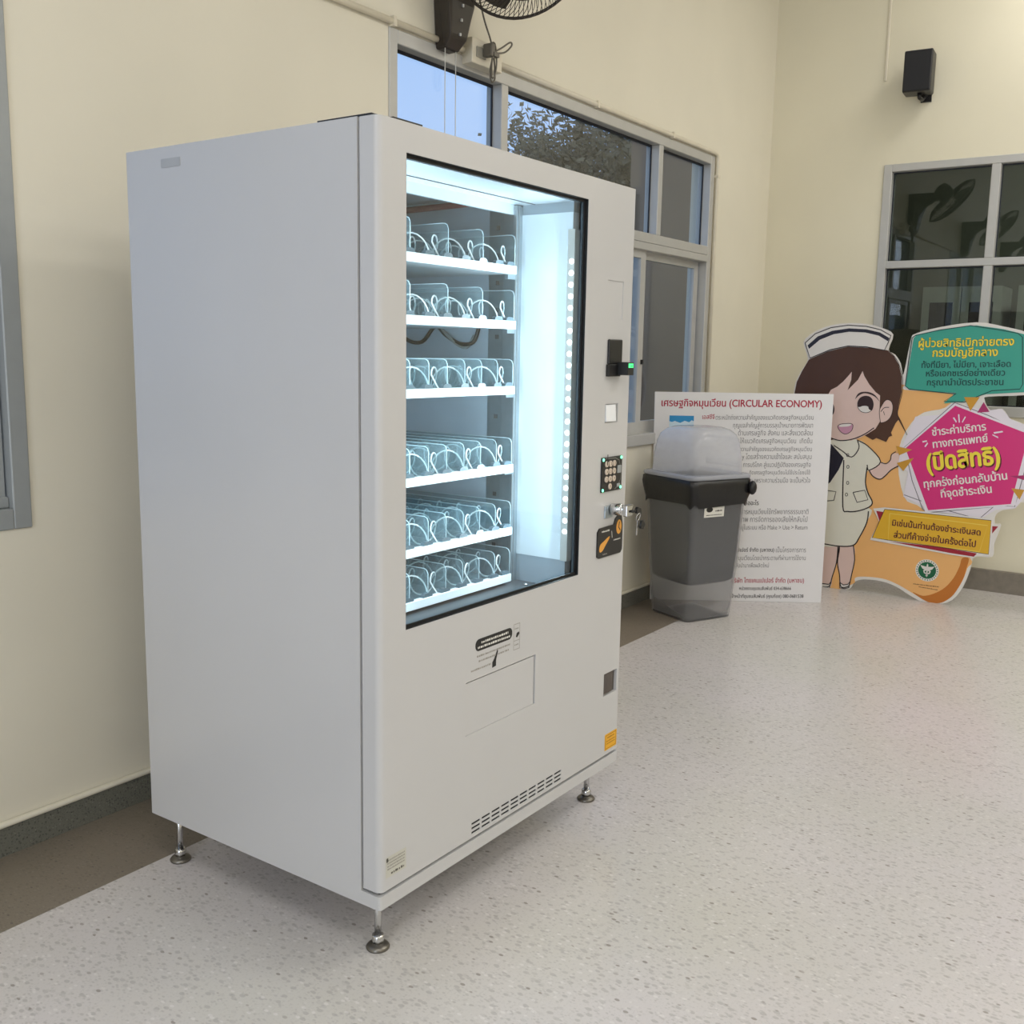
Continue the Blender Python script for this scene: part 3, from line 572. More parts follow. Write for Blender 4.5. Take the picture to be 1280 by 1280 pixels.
# printed outlines of the boards, in metres along each board
ART = {
'outline': [(0.5196,1.3643),(0.4827,1.2914),(0.4539,1.2253),(0.4436,1.1491),(0.4549,1.0646),(0.4875,0.9781),(0.5522,0.9012),(0.6165,0.8248),(0.6186,0.6781),(0.6256,0.4565),(0.6549,0.2354),(0.6721,0.0869),(0.6858,-0.0095),(0.7166,-0.0231),(0.8185,-0.0047),(0.8638,0.0141),(0.8867,0.0576),(0.9423,0.0805),(1.0408,0.083),(1.1254,0.0633),(1.2105,0.0211),(1.2798,-0.0055),(1.3595,-0.0058),(1.435,0.0317),(1.4861,0.1169),(1.5155,0.2257),(1.5219,0.2862),(1.5436,0.2987),(1.6215,0.3062),(1.6242,0.3776),(1.6495,0.4851),(1.6185,0.4897),(1.6181,0.5384),(1.6546,0.5692),(1.7136,0.586),(1.7236,0.6377),(1.7525,0.6206),(1.8084,0.7249),(1.8455,0.9619),(1.7833,1.0098),(1.7344,1.0329),(1.667,1.058),(1.6423,1.0671),(1.602,1.1176),(1.5422,1.1069),(1.5093,1.1635),(1.53,1.1801),(1.7026,1.1947),(1.7414,1.2206),(1.7254,1.4691),(1.6917,1.5222),(1.5708,1.5551),(1.4358,1.5771),(1.2503,1.5509),(1.1239,1.5145),(1.1005,1.4766),(1.0751,1.2858),(1.0546,1.3468),(1.0201,1.3968),(0.9817,1.4249),(1.001,1.5098),(0.9349,1.5465),(0.8513,1.5684),(0.7464,1.574),(0.6408,1.5601),(0.5492,1.5218),(0.4868,1.4614)],
'peach': [(0.8209,1.2086),(1.0726,1.2309),(1.0881,1.2012),(1.3426,1.1888),(1.3131,1.111),(1.1693,1.0564),(1.0802,0.8571),(1.1295,0.594),(1.2455,0.5281),(1.5036,0.2935),(1.4992,0.2235),(1.4723,0.1289),(1.4269,0.0516),(1.3582,0.0111),(1.2851,0.0125),(1.2158,0.0407),(1.1312,0.0787),(1.0466,0.0999),(0.9412,0.0966),(0.8879,0.0816),(0.8735,0.0408),(0.7001,0.0002),(0.66,0.3857),(0.6347,0.8844),(0.7498,1.0067)],
'brown_edge': [(1.4681,0.2771),(1.4587,0.2315),(1.4344,0.1634),(1.3929,0.0995),(1.3358,0.0545),(1.2762,0.0321),(1.22,0.0457),(1.2636,0.0177),(1.3129,-0.0004),(1.3603,0.0012),(1.3992,0.0205),(1.4421,0.0671),(1.4812,0.1558),(1.4954,0.2222),(1.5025,0.2802)],
'hair': [(0.5273,1.3601),(0.4901,1.2916),(0.4614,1.2255),(0.4511,1.1494),(0.4624,1.0649),(0.4945,0.9859),(0.5814,0.9103),(0.6856,0.8877),(0.8386,0.9545),(0.8824,0.9316),(0.9329,0.9064),(0.9528,0.9189),(1.0091,0.9),(1.0233,0.9303),(1.0404,0.9384),(1.0324,0.9547),(1.0528,1.0089),(1.0674,1.0305),(1.1205,0.9475),(1.0786,1.0242),(1.0594,1.0648),(1.0617,1.1064),(1.0743,1.1897),(1.0682,1.2719),(1.0471,1.3398),(1.0168,1.3871),(0.9779,1.4208),(0.8746,1.4332),(0.7557,1.4387),(0.6365,1.409)],
'face': [(0.6707,1.1861),(0.7056,1.2053),(0.7393,1.2369),(0.7676,1.2708),(0.7852,1.295),(0.7854,1.2485),(0.7683,1.187),(0.8012,1.2237),(0.8246,1.2497),(0.8471,1.3006),(0.8581,1.2733),(0.8914,1.2241),(0.929,1.1828),(0.956,1.1638),(0.9589,1.0762),(0.9701,1.0239),(0.9442,0.972),(0.9063,0.9444),(0.8631,0.9163),(0.8087,0.8949),(0.7628,0.892),(0.716,0.8968),(0.6896,0.9029),(0.6613,0.935),(0.644,1.0379),(0.6476,1.1415)],
'ear': [(0.9589,1.0762),(0.9713,1.1093),(0.9843,1.1324),(1.0008,1.1416),(1.021,1.1315),(1.0315,1.107),(1.0312,1.0721),(1.0205,1.0391),(1.0,1.0179),(0.9761,1.0091),(0.9682,1.0163)],
'ear_line': [(0.9666,1.0715),(0.9846,1.0949),(1.0112,1.0986)],
'ear_line2': [(0.9812,1.0747),(0.9901,1.0526)],
'brow': [(0.8163,1.1381),(0.8303,1.169),(0.8595,1.1817),(0.8996,1.1792),(0.9305,1.1628),(0.9566,1.1287),(0.9312,1.1528),(0.9004,1.1677),(0.8651,1.1729),(0.836,1.1591)],
'eye_white': [(0.8332,1.0982),(0.8334,1.1236),(0.8469,1.1469),(0.8737,1.1576),(0.9015,1.1516),(0.918,1.1296),(0.922,1.1021),(0.9143,1.0766),(0.888,1.0622),(0.8576,1.0663),(0.8393,1.0832)],
'iris': [(0.8337,1.0982),(0.8334,1.1236),(0.8469,1.1469),(0.8738,1.1566),(0.9016,1.1506),(0.918,1.1296),(0.922,1.1021),(0.9143,1.0776),(0.8989,1.0834),(0.8914,1.0982),(0.8652,1.1006),(0.8432,1.0925)],
'eye_left': [(0.651,1.09),(0.6601,1.1111),(0.6809,1.1109),(0.6951,1.092),(0.6994,1.0665),(0.6932,1.043),(0.6754,1.0369),(0.656,1.0541)],
'mouth': [(0.7254,0.9724),(0.7409,0.9872),(0.7713,0.9929),(0.7993,0.9945),(0.8142,0.985),(0.8096,0.9566),(0.7905,0.9375),(0.7678,0.932),(0.7438,0.945)],
'teeth': [(0.7313,0.9763),(0.7436,0.9853),(0.7715,0.9909),(0.7969,0.9923),(0.8049,0.9876),(0.7902,0.9786),(0.7649,0.9741),(0.742,0.9718)],
'hat': [(0.4989,1.4572),(0.5571,1.5118),(0.6489,1.5474),(0.7473,1.5615),(0.8522,1.5546),(0.933,1.5355),(0.9921,1.503),(0.979,1.4619),(0.9617,1.4206),(0.8605,1.4386),(0.7555,1.4429),(0.6502,1.4191),(0.5341,1.3688)],
'hat_band': [(0.5146,1.4431),(0.5727,1.4963),(0.6572,1.5292),(0.7528,1.5434),(0.8534,1.5381),(0.93,1.5204),(0.985,1.4893),(0.9783,1.4715),(0.9245,1.5026),(0.8478,1.5201),(0.7541,1.5239),(0.6657,1.5095),(0.5857,1.4765),(0.5247,1.4231)],
'dress': [(0.6493,0.8854),(0.8424,0.9006),(0.9079,0.8664),(0.983,0.7866),(0.9246,0.7294),(0.9141,0.7199),(0.9086,0.6592),(0.9271,0.5962),(0.9559,0.5457),(0.9398,0.5153),(0.8784,0.4857),(0.8175,0.4765),(0.7869,0.5026),(0.695,0.4815),(0.6532,0.489)],
'dress_shade': [(0.695,0.4815),(0.7871,0.4997),(0.8175,0.4765),(0.8784,0.4857),(0.94,0.5124),(0.9357,0.4744),(0.8016,0.4572),(0.6845,0.4626)],
'collar': [(0.6858,0.8848),(0.8422,0.9034),(0.8582,0.8559),(0.8211,0.7988),(0.769,0.8297),(0.7236,0.8612)],
'neck': [(0.6845,0.905),(0.7716,0.8961),(0.7566,0.8634),(0.7087,0.8675)],
'scarf': [(0.6288,0.8622),(0.6943,0.8665),(0.7731,0.7895),(0.7478,0.718),(0.7022,0.6382),(0.6465,0.592)],
'skirt': [(0.6544,0.4713),(0.9375,0.5092),(0.9323,0.4232),(0.8962,0.3317),(0.8644,0.2764),(0.7859,0.2607),(0.6679,0.264)],
'legl': [(0.6685,0.2551),(0.78,0.263),(0.7751,0.1611),(0.7549,0.0685),(0.7443,0.0068),(0.6856,-0.005)],
'legr': [(0.7802,0.26),(0.8644,0.2764),(0.8776,0.1897),(0.8665,0.0993),(0.8568,0.0309),(0.8053,0.0188),(0.7917,0.0887),(0.778,0.1615)],
'shoel': [(0.6839,0.0205),(0.736,0.0206),(0.7452,0.037),(0.7419,-0.0011),(0.6859,-0.011)],
'shoer': [(0.8007,0.0421),(0.8234,0.0305),(0.8477,0.037),(0.8582,0.0535),(0.8576,0.0191),(0.8323,0.0079),(0.803,0.0095)],
'arm': [(0.9246,0.7294),(0.9876,0.7799),(1.0182,0.7751),(1.0398,0.798),(1.0445,0.8265),(1.0653,0.8392),(1.0957,0.8302),(1.1246,0.8043),(1.1026,0.7746),(1.0762,0.7656),(1.048,0.7422),(1.0165,0.7042),(0.9877,0.6832),(0.9478,0.6984)],
'l_sleeve': [(0.8424,0.9006),(0.9077,0.8692),(0.9859,0.7854),(0.9246,0.7294),(0.9113,0.7598)],
'l_arm': [(0.9246,0.7294),(0.9479,0.697),(0.9878,0.6818),(1.0166,0.7028),(1.0481,0.7408),(1.087,0.7664)],
'l_arm2': [(0.9876,0.7799),(1.0182,0.7751),(1.0398,0.798),(1.0443,0.8293),(1.0674,0.8478)],
'l_dress': [(0.9123,0.7455),(0.9086,0.6592),(0.9271,0.5962),(0.9559,0.5457),(0.9399,0.5138),(0.8785,0.4843),(0.8176,0.475),(0.7869,0.5026),(0.7739,0.778)],
'l_pocket': [(0.8412,0.591),(0.9078,0.6102),(0.9299,0.5561),(0.8679,0.5341),(0.8412,0.591)],
'l_pocket2': [(0.688,0.5885),(0.7407,0.586),(0.7312,0.5323),(0.6921,0.5255)],
'l_skirt': [(0.9375,0.489),(0.9325,0.4204),(0.8964,0.3288),(0.8644,0.2764),(0.7859,0.2607),(0.6902,0.2638)],
'l_legr': [(0.8646,0.2735),(0.8776,0.1897),(0.8665,0.0993),(0.8577,0.0385),(0.8487,0.0223),(0.8083,0.0163),(0.7946,0.0891),(0.778,0.1615),(0.7833,0.2574)],
'l_legl': [(0.7746,0.2564),(0.7722,0.1608),(0.752,0.0681),(0.7382,0.0089),(0.6972,-0.0002)],
'l_hair': [(0.982,1.4208),(1.021,1.3845),(1.0516,1.3331),(1.0727,1.2652),(1.0772,1.1871),(1.0644,1.1066),(1.061,1.0621),(1.0813,1.0243),(1.1219,0.9462)],
'l_face': [(0.6845,0.905),(0.7432,0.8914),(0.8139,0.9031),(0.8821,0.9358),(0.9348,0.9771)],
'l_collar': [(0.7092,0.8603),(0.7617,0.8306),(0.8183,0.7986),(0.857,0.853),(0.8454,0.8979)],
'buttons': [(0.8009,0.7396),(0.806,0.6444),(0.8036,0.5744),(0.7948,0.8084)],
'bubble': [(1.1311,1.5064),(1.2515,1.5363),(1.4372,1.5602),(1.572,1.541),(1.6748,1.5145),(1.7005,1.488),(1.7228,1.2328),(1.7013,1.2101),(1.5167,1.1928),(1.4507,1.1704),(1.4026,1.1484),(1.3024,1.1334),(1.3612,1.1936),(1.1146,1.2022),(1.093,1.2247),(1.1072,1.3887),(1.1166,1.4902)],
'l_bubble': [(1.4095,1.1454),(1.3039,1.1455),(1.3641,1.1882),(1.1124,1.206),(1.0916,1.2236),(1.0997,1.374),(1.1084,1.4915),(1.1249,1.505),(1.2519,1.535),(1.409,1.5589),(1.5488,1.5375),(1.6455,1.519),(1.6691,1.4996),(1.6922,1.2522),(1.6803,1.226),(1.5439,1.2125),(1.4095,1.1454)],
'starback': [(1.159,1.0532),(1.2882,1.0692),(1.3471,1.1327),(1.5422,1.1069),(1.602,1.1176),(1.6485,1.0648),(1.7344,1.0329),(1.8381,0.9808),(1.8026,0.7243),(1.7136,0.586),(1.6181,0.5668),(1.5367,0.5038),(1.4085,0.5243),(1.2656,0.5232),(1.2399,0.5486),(1.1269,0.5937),(1.1431,0.7358),(1.0859,0.7804),(1.091,0.8578)],
'penta_w': [(1.3614,1.1371),(1.7535,0.9987),(1.7127,0.602),(1.2533,0.5164),(1.1065,0.8693)],
'penta': [(1.365,1.1239),(1.745,0.9887),(1.6898,0.6068),(1.2681,0.5291),(1.1181,0.8701)],
'l_star': [(1.1065,0.8693),(1.3611,1.1407),(1.5389,1.0779),(1.7712,0.9755),(1.7093,0.5945),(1.6123,0.5919),(1.5368,0.507),(1.3648,0.5392),(1.1308,0.6045)],
'l_star2': [(1.1394,0.7879),(1.1693,0.6877),(1.2389,0.5308),(1.2666,0.515),(1.5968,0.5813)],
'tri1': [(1.4073,1.172),(1.4858,1.1751),(1.445,1.0981)],
'tri2': [(1.0652,0.8805),(1.1559,0.8653),(1.0871,0.8288)],
'tri3': [(1.0769,0.7831),(1.1682,0.8198),(1.1162,0.7394)],
'tri4': [(1.6849,0.6927),(1.749,0.6897),(1.7299,0.6348)],
'tri5': [(1.5084,1.1496),(1.5413,1.0983),(1.4804,1.0909)],
'tri6': [(1.6712,0.758),(1.7421,0.7683),(1.7444,0.7421)],
'sp1': [(1.3831,1.0773),(1.3898,1.0776),(1.3967,1.0332),(1.3902,1.031)],
'sp2': [(1.3577,1.0563),(1.3642,1.0602),(1.3804,1.0368),(1.3767,1.0303)],
'sp3': [(1.4199,1.0684),(1.4245,1.0633),(1.4103,1.0321),(1.4058,1.0355)],
'sp4': [(1.5707,0.9896),(1.6144,0.9992),(1.619,0.9925),(1.5755,0.9811)],
'sp5': [(1.5651,0.9787),(1.5954,0.9664),(1.5978,0.9577),(1.5682,0.9718)],
'sp6': [(1.2066,0.9175),(1.2306,0.9237),(1.2329,0.9165),(1.2098,0.9095)],
'sp7': [(1.2202,0.8881),(1.234,0.9129),(1.239,0.9059),(1.2266,0.8849)],
'ban_w': [(0.964,0.5072),(1.0271,0.521),(1.6059,0.5177),(1.6185,0.4808),(1.6528,0.4847),(1.6141,0.4211),(1.6142,0.3055),(1.5443,0.2999),(1.5291,0.2873),(1.4111,0.2897),(1.0598,0.3146),(0.9593,0.3209),(1.005,0.4339)],
'ban_red1': [(0.9827,0.4958),(1.0312,0.4935),(1.0071,0.4342)],
'ban_red2': [(1.6082,0.4762),(1.6377,0.4774),(1.6104,0.4346)],
'ban_red3': [(1.0661,0.325),(1.3414,0.3275),(1.543,0.3153),(1.5286,0.2943),(1.4037,0.2995),(1.2065,0.3143)],
'ban': [(1.03,0.5103),(1.6005,0.5067),(1.6024,0.318),(1.3414,0.3275),(1.055,0.3325),(0.9712,0.3358)],
'ban_in': [(1.0598,0.4892),(1.584,0.4769),(1.555,0.326),(1.062,0.3333)],
'l_ban': [(1.03,0.5103),(1.6005,0.5067),(1.6024,0.318),(1.3414,0.3275),(1.055,0.3325),(0.9712,0.3358),(1.03,0.5103)],
'l_banin': [(1.0598,0.4892),(1.584,0.4769),(1.555,0.326),(1.062,0.3333),(1.0598,0.4892)],
'emblem_c': [(1.2885,0.1828),(1.3521,0.1916),(1.3321,0.1888)],
'emb_tx': [(1.2191,0.1032),(1.3589,0.1054),(1.2506,0.0968),(1.3531,0.0936)],
}
TXT = {
'b1': [(1.1473,1.4397),(1.6312,1.4566)],
'b2': [(1.2248,1.3888),(1.5565,1.3989)],
'b3': [(1.1717,1.3258),(1.6252,1.3424)],
'b4': [(1.1988,1.2796),(1.6013,1.2952)],
'b5': [(1.2069,1.2302),(1.5976,1.2448)],
'p1': [(1.2589,0.9511),(1.5332,0.9989)],
'p2': [(1.2686,0.8831),(1.5482,0.9369)],
'p3': [(1.2489,0.7548),(1.6175,0.8202)],
'p4': [(1.2382,0.6547),(1.6607,0.7394)],
'p5': [(1.3334,0.6081),(1.5902,0.6598)],
'n1': [(1.0789,0.4201),(1.5519,0.4172)],
'n2': [(1.0924,0.3517),(1.5324,0.3493)],
}
POS = {
'title': [(0.0275,1.094),(0.9052,1.1027)],
'blue': [(0.0736,1.0432),(0.208,1.0424),(0.21,0.9984),(0.0777,0.9981)],
'a0': [(0.2549,1.0274),(0.3211,1.0286)],
'a1': [(0.3275,1.0244),(0.8648,1.0345)],
'a2': [(0.4256,0.9828),(0.8645,0.9912)],
'a3': [(0.4557,0.9399),(0.866,0.9478)],
'a4': [(0.4686,0.8966),(0.8657,0.9042)],
'a5': [(0.4684,0.8528),(0.8666,0.8606)],
'a6': [(0.4843,0.8093),(0.8675,0.8168)],
'a7': [(0.4929,0.7656),(0.8659,0.7729)],
'a8': [(0.5293,0.7242),(0.8654,0.7308)],
'a9': [(0.5349,0.6783),(0.8683,0.6849)],
'h1': [(0.5135,0.552),(0.5905,0.5536)],
'c1': [(0.4943,0.5007),(0.87,0.5084)],
'c2': [(0.4872,0.4559),(0.8666,0.4637)],
'c3': [(0.4863,0.4124),(0.8705,0.4204)],
'd0': [(0.4791,0.2856),(0.6915,0.2901)],
'd1': [(0.7011,0.2871),(0.8698,0.2907)],
'd2': [(0.4797,0.2372),(0.8708,0.2456)],
'd3': [(0.466,0.1949),(0.667,0.1992)],
'e1': [(0.461,0.1071),(0.8693,0.1159)],
'e2': [(0.5076,0.0657),(0.7991,0.0721)],
'e3': [(0.4623,0.019),(0.8716,0.028)],
}
# ---------------------------------------------------------------- recycling board
BA, BD, BN = Vector((3.527, -.02)), Vector((.55943753, -.82887252)), Vector((.82887252, .55943753))
PF = lambda s, z, k: Vector((BA.x+BD.x*s-BN.x*k*.0004, BA.y+BD.y*s-BN.y*k*.0004, z))
M_board = mat('white_foam_board', (226, 224, 224), .35, var=.008, coat=.2)
M_red = mat('crimson_print', (170, 34, 62), .5); M_tx = mat('dark_grey_text', (112, 110, 112), .6); M_tb = mat('black_text', (54, 50, 52), .6)
nb = thing('information_board', 'white information board with a crimson heading standing behind the waste bin', 'sign board', (3.80, -.42, 0))
b = bmesh.new(); slab(b, [(.004, .001), (.972, .001), (.967, 1.176), (-.012, 1.172)], PF, 0, -18); obj('panel', b, M_board, nb)
b = bmesh.new(); lettering(b, 'เศรษฐกิจหมุนเวียน (CIRCULAR ECONOMY)', *POS['title'], PF, 1, .024, tall=1.15); obj('heading_lettering', b, M_red, nb)
for k, s, bo in (('a1', 'ตระหนักถึงความสำคัญของแนวคิดเศรษฐกิจหมุนเวียน', 0), ('a2', 'กุญแจสำคัญสู่การบรรลุเป้าหมายการพัฒนา', 0), ('a3', 'ด้านเศรษฐกิจ สังคม และสิ่งแวดล้อม', 0), ('a4', 'ให้แนวคิดเศรษฐกิจหมุนเวียน  เกิดขึ้น', 0), ('a5', 'ความสำคัญของแนวคิดเศรษฐกิจหมุนเวียน', 0), ('a6', 'y โดยสร้างความเข้าใจและ สนับสนุน', 0), ('a7', 'การบริโภค สู่แนวปฏิบัติของเศรษฐกิจ', 0), ('a8', 'คิดเศรษฐกิจหมุนเวียนไปใช้ประโยชน์ใช้', 0), ('a9', 'น เพราะความร่วมมือ จะเป็นหัวใจ', 0),
    ('c1', 'การหมุนเวียนใช้ทรัพยากรธรรมชาติ', 0), ('c2', 'ภาพ การจัดการของเสียให้กลับไป', 0), ('c3', 'อยู่ในระบบ หรือ Make > Use > Return', 0), ('d1', 'เป็นโครงการการ', 0), ('d2', 'หมุนเวียนโดยนำกระดาษที่ผ่านการใช้งาน', 0), ('d3', 'กลับนำมาเพื่อผลิตใหม่', 0)):
    b = bmesh.new(); lettering(b, s, *POS[k], PF, 1, .0, tall=1.4); obj('body_line', b, M_tx, nb)
for k, s in (('h1', 'คืออะไร'), ('d0', 'เปเปอร์ จำกัด (มหาชน)'), ('e2', 'หน่วยงานชุมชนสัมพันธ์ 034-638666'), ('e3', 'เจ้าหน้าที่ชุมชนสัมพันธ์ (คุณก้อย) 080-0681538')): 
    b = bmesh.new(); lettering(b, s, *POS[k], PF, 1, .016, tall=1.25); obj('bold_line', b, M_tb, nb)
b = bmesh.new(); lettering(b, 'เอสซีจี', *POS['a0'], PF, 1, .016, tall=1.2); obj('red_line', b, M_red, nb); b = bmesh.new(); lettering(b, 'บริษัท ไทยเคนเปเปอร์ จำกัด (มหาชน)', *POS['e1'], PF, 1, .016, tall=1.3); obj('red_line', b, M_red, nb)
q = POS['blue']; x0, x1, zt = q[0][0], q[1][0], q[0][1]
b = bmesh.new(); flat(b, [(x0, zt-.075), (x1, zt-.075), (x1, zt), (x0, zt)], PF, 1)
flat(b, [(x0, zt-.075), (x1, zt-.075), (x1, zt-.03), (x1-.012, zt-.024), (x1-.025, zt-.036), (x1-.05, zt-.028), (x0+.06, zt-.04), (x0+.03, zt-.03), (x0+.014, zt-.036), (x0, zt-.032)], PF, 2, 1)
obj('blue_picture', b, [mat('blue_print', (38, 140, 196), .5), mat('pale_blue_print', (200, 220, 232), .5)], nb)

# ---------------------------------------------------------------- nurse cut-out
NX = 4.49
NF = lambda u, v, k: Vector((NX-k*.00035, -u, v))
ns = thing('nurse_cutout', 'large cut-out display of a cartoon nurse with speech bubble by the end wall', 'cut-out display', (NX, -1.1, 0))
def col(n, c): return mat(n, c, .4, var=.01, coat=.15)
M_o = col('outline_ink', (40, 30, 30)); K_w = col('white_print_gloss', (232, 226, 218))
OUT = [(p.x, max(.001, p.y)) for p in catmull([(*q, 0) for q in ART['outline']], 3, True)]
b = bmesh.new(); slab(b, OUT, NF, 0, -30); obj('cutout_panel', b, K_w, ns)
def sm(k, n=4): return [(p.x, p.y) for p in catmull([(*q, 0) for q in ART[k]], n, True)]
def so(k, n=4): return [(p.x, p.y) for p in catmull([(*q, 0) for q in ART[k]], n)]
def piece(name, k, layer, m, par, smooth=True):
    b = bmesh.new(); flat(b, sm(k) if smooth else ART[k], NF, layer); return obj(name, b, m, par, False)
piece('peach_background', 'peach', 1, col('peach_print', (240, 182, 112)), ns); piece('brown_edge', 'brown_edge', 2, col('amber_brown_print', (196, 116, 36)), ns)
K_sk = col('skin_print', (228, 198, 186)); K_h = col('brown_hair_print', (76, 45, 27)); K_d = col('cream_dress_print', (230, 226, 208)); K_sh = col('grey_shade_print', (190, 182, 172)); K_n = col('navy_print', (30, 28, 44))
K_mo = col('mauve_print', (206, 150, 170)); K_eye = col('dark_brown_print', (52, 30, 32))
nf = piece('nurse_figure', 'skirt', 5, K_d, ns)
for nm, k, ly, m in (('leg', 'legl', 3, K_sk), ('leg', 'legr', 3, K_sk), ('shoe', 'shoel', 4, K_w), ('shoe', 'shoer', 4, K_w), ('neck', 'neck', 6, K_sk), ('arm', 'arm', 6, K_sk), ('dress_top', 'dress', 7, K_d), ('scarf', 'scarf', 8, K_n), ('collar', 'collar', 9, K_d), ('hair', 'hair', 10, K_h), ('face', 'face', 11, K_sk), ('ear', 'ear', 12, K_sk), ('eye', 'eye_white', 13, K_w), ('iris', 'iris', 14, K_eye), ('eyebrow', 'brow', 13, K_eye), ('eye', 'eye_left', 13, K_eye), ('mouth', 'mouth', 13, K_mo), ('teeth', 'teeth', 14, K_w), ('cap', 'hat', 15, K_w), ('cap_band', 'hat_band', 16, K_n)):
    piece(nm, k, ly, m, nf, k not in ('face', 'hair', 'scarf', 'hat', 'hat_band'))
b = bmesh.new()
for k, w_, ly in (('l_sleeve', .006, 9), ('l_arm', .006, 9), ('l_arm2', .005, 9), ('l_dress', .007, 9), ('l_skirt', .007, 6), ('l_legr', .006, 5), ('l_legl', .006, 5), ('l_hair', .003, 12), ('l_face', .006, 12), ('l_collar', .006, 10), ('ear_line', .004, 13), ('ear_line2', .003, 13)): ribbon(b, so(k), w_, NF, ly)
for k in ('l_pocket', 'l_pocket2'): ribbon(b, ART[k], .005, NF, 9)
for k in ('ear', 'mouth', 'eye_white'): P = sm(k); ribbon(b, P+P[:1], .003, NF, 15)
for k in ('hat', 'shoel', 'shoer'): ribbon(b, ART[k]+ART[k][:1], .005, NF, 17)
for u, v in ART['buttons']: ribbon(b, [(u+.007*math.cos(i*PI/6), v+.009*math.sin(i*PI/6)) for i in range(13)], .0035, NF, 10)
obj('ink_outline', b, M_o, nf, False)
# pink panel
K_pk = col('magenta_print', (216, 44, 120)); K_go = col('gold_print', (206, 150, 46)); K_pp = col('plum_print', (170, 40, 100)); K_ln = col('grey_line', (110, 104, 108)); K_ye = col('yellow_print', (246, 220, 66)); K_br = col('maroon_print', (92, 24, 28))
b = bmesh.new(); flat(b, ART['starback'], NF, 9, 0); flat(b, ART['penta_w'], NF, 11, 0); flat(b, ART['penta'], NF, 12, 1)
for k in ('l_star', 'l_star2'): ribbon(b, ART[k], .004, NF, 10, 2)
for k in ('tri1', 'tri2', 'tri3', 'tri4'): flat(b, ART[k], NF, 13, 3)
for k in ('tri5', 'tri6'): flat(b, ART[k], NF, 13, 4)
for i in range(1, 8): flat(b, ART['sp%d' % i], NF, 13, 0)
pk = obj('pink_pentagon', b, [col('white_panel_print', (232, 224, 230)), K_pk, K_ln, K_go, K_pp], ns, False)
for k, s, o_ in (('p1', 'ชำระค่าบริการ', .012), ('p2', 'ทางการแพทย์', .012), ('p4', 'ทุกครั้งก่อนกลับบ้าน', .014), ('p5', 'ที่จุดชำระเงิน', .012)):
    b = bmesh.new(); lettering(b, s, *TXT[k], NF, 14, o_+.012, tall=1.12); obj('white_line', b, K_w, pk, False)
b = bmesh.new(); lettering(b, '(ปิดสิทธิ)', [TXT['p3'][0][0]+.006, TXT['p3'][0][1]-.006], [TXT['p3'][1][0]+.006, TXT['p3'][1][1]-.006], NF, 14, .05, tall=1.25); obj('lettering_shadow', b, K_br, pk, False)
b = bmesh.new(); lettering(b, '(ปิดสิทธิ)', *TXT['p3'], NF, 15, .04, tall=1.25); obj('yellow_lettering', b, K_ye, pk, False)
# speech bubble
K_te = col('teal_print', (58, 160, 140)); K_td = col('dark_teal_print', (14, 70, 66))
b = bmesh.new(); flat(b, ART['bubble'], NF, 11, 0); ribbon(b, [(p[0], p[1]) for p in ART['l_bubble']], .005, NF, 12, 1); bu = obj('speech_bubble', b, [K_te, K_td], ns, False)
for k, s in (('b1', 'ผู้ป่วยสิทธิเบิกจ่ายตรง'), ('b2', 'กรมบัญชีกลาง')):
    b = bmesh.new(); lettering(b, s, *TXT[k], NF, 13, .05, tall=1.08); obj('lettering_shadow', b, col('olive_print', (96, 96, 30)), bu, False)
    b = bmesh.new(); lettering(b, s, *TXT[k], NF, 14, .018, tall=1.08); obj('yellow_line', b, K_ye, bu, False)
for k, s in (('b3', 'ทั้งที่มียา, ไม่มียา, เจาะเลือด'), ('b4', 'หรือเอกซเรย์อย่างเดียว'), ('b5', 'กรุณานำบัตรประชาชน')):
    b = bmesh.new(); lettering(b, s, *TXT[k], NF, 13, .022, tall=1.05); obj('dark_line', b, K_td, bu, False)
# yellow banner
K_by = col('banner_yellow', (226, 176, 40)); K_bl = col('pale_yellow_print', (236, 204, 84)); K_rd = col('dark_red_print', (158, 24, 44))
b = bmesh.new(); flat(b, ART['ban_w'], NF, 15, 0)
for k in ('ban_red1', 'ban_red2', 'ban_red3'): flat(b, ART[k], NF, 16, 1)
flat(b, ART['ban'], NF, 17, 2); ribbon(b, ART['l_ban'], .003, NF, 18, 4); ribbon(b, ART['l_banin'], .005, NF, 18, 3)
bn = obj('yellow_banner', b, [K_w, K_rd, K_by, K_bl, M_o], ns, False)
for k, s in (('n1', 'มิเช่นนั้นท่านต้องชำระเงินสด'), ('n2', 'ส่วนที่ค้างจ่ายในครั้งต่อไป')):
    b = bmesh.new(); lettering(b, s, *TXT[k], NF, 19, .026, tall=1.12); obj('brown_line', b, K_br, bn, False)
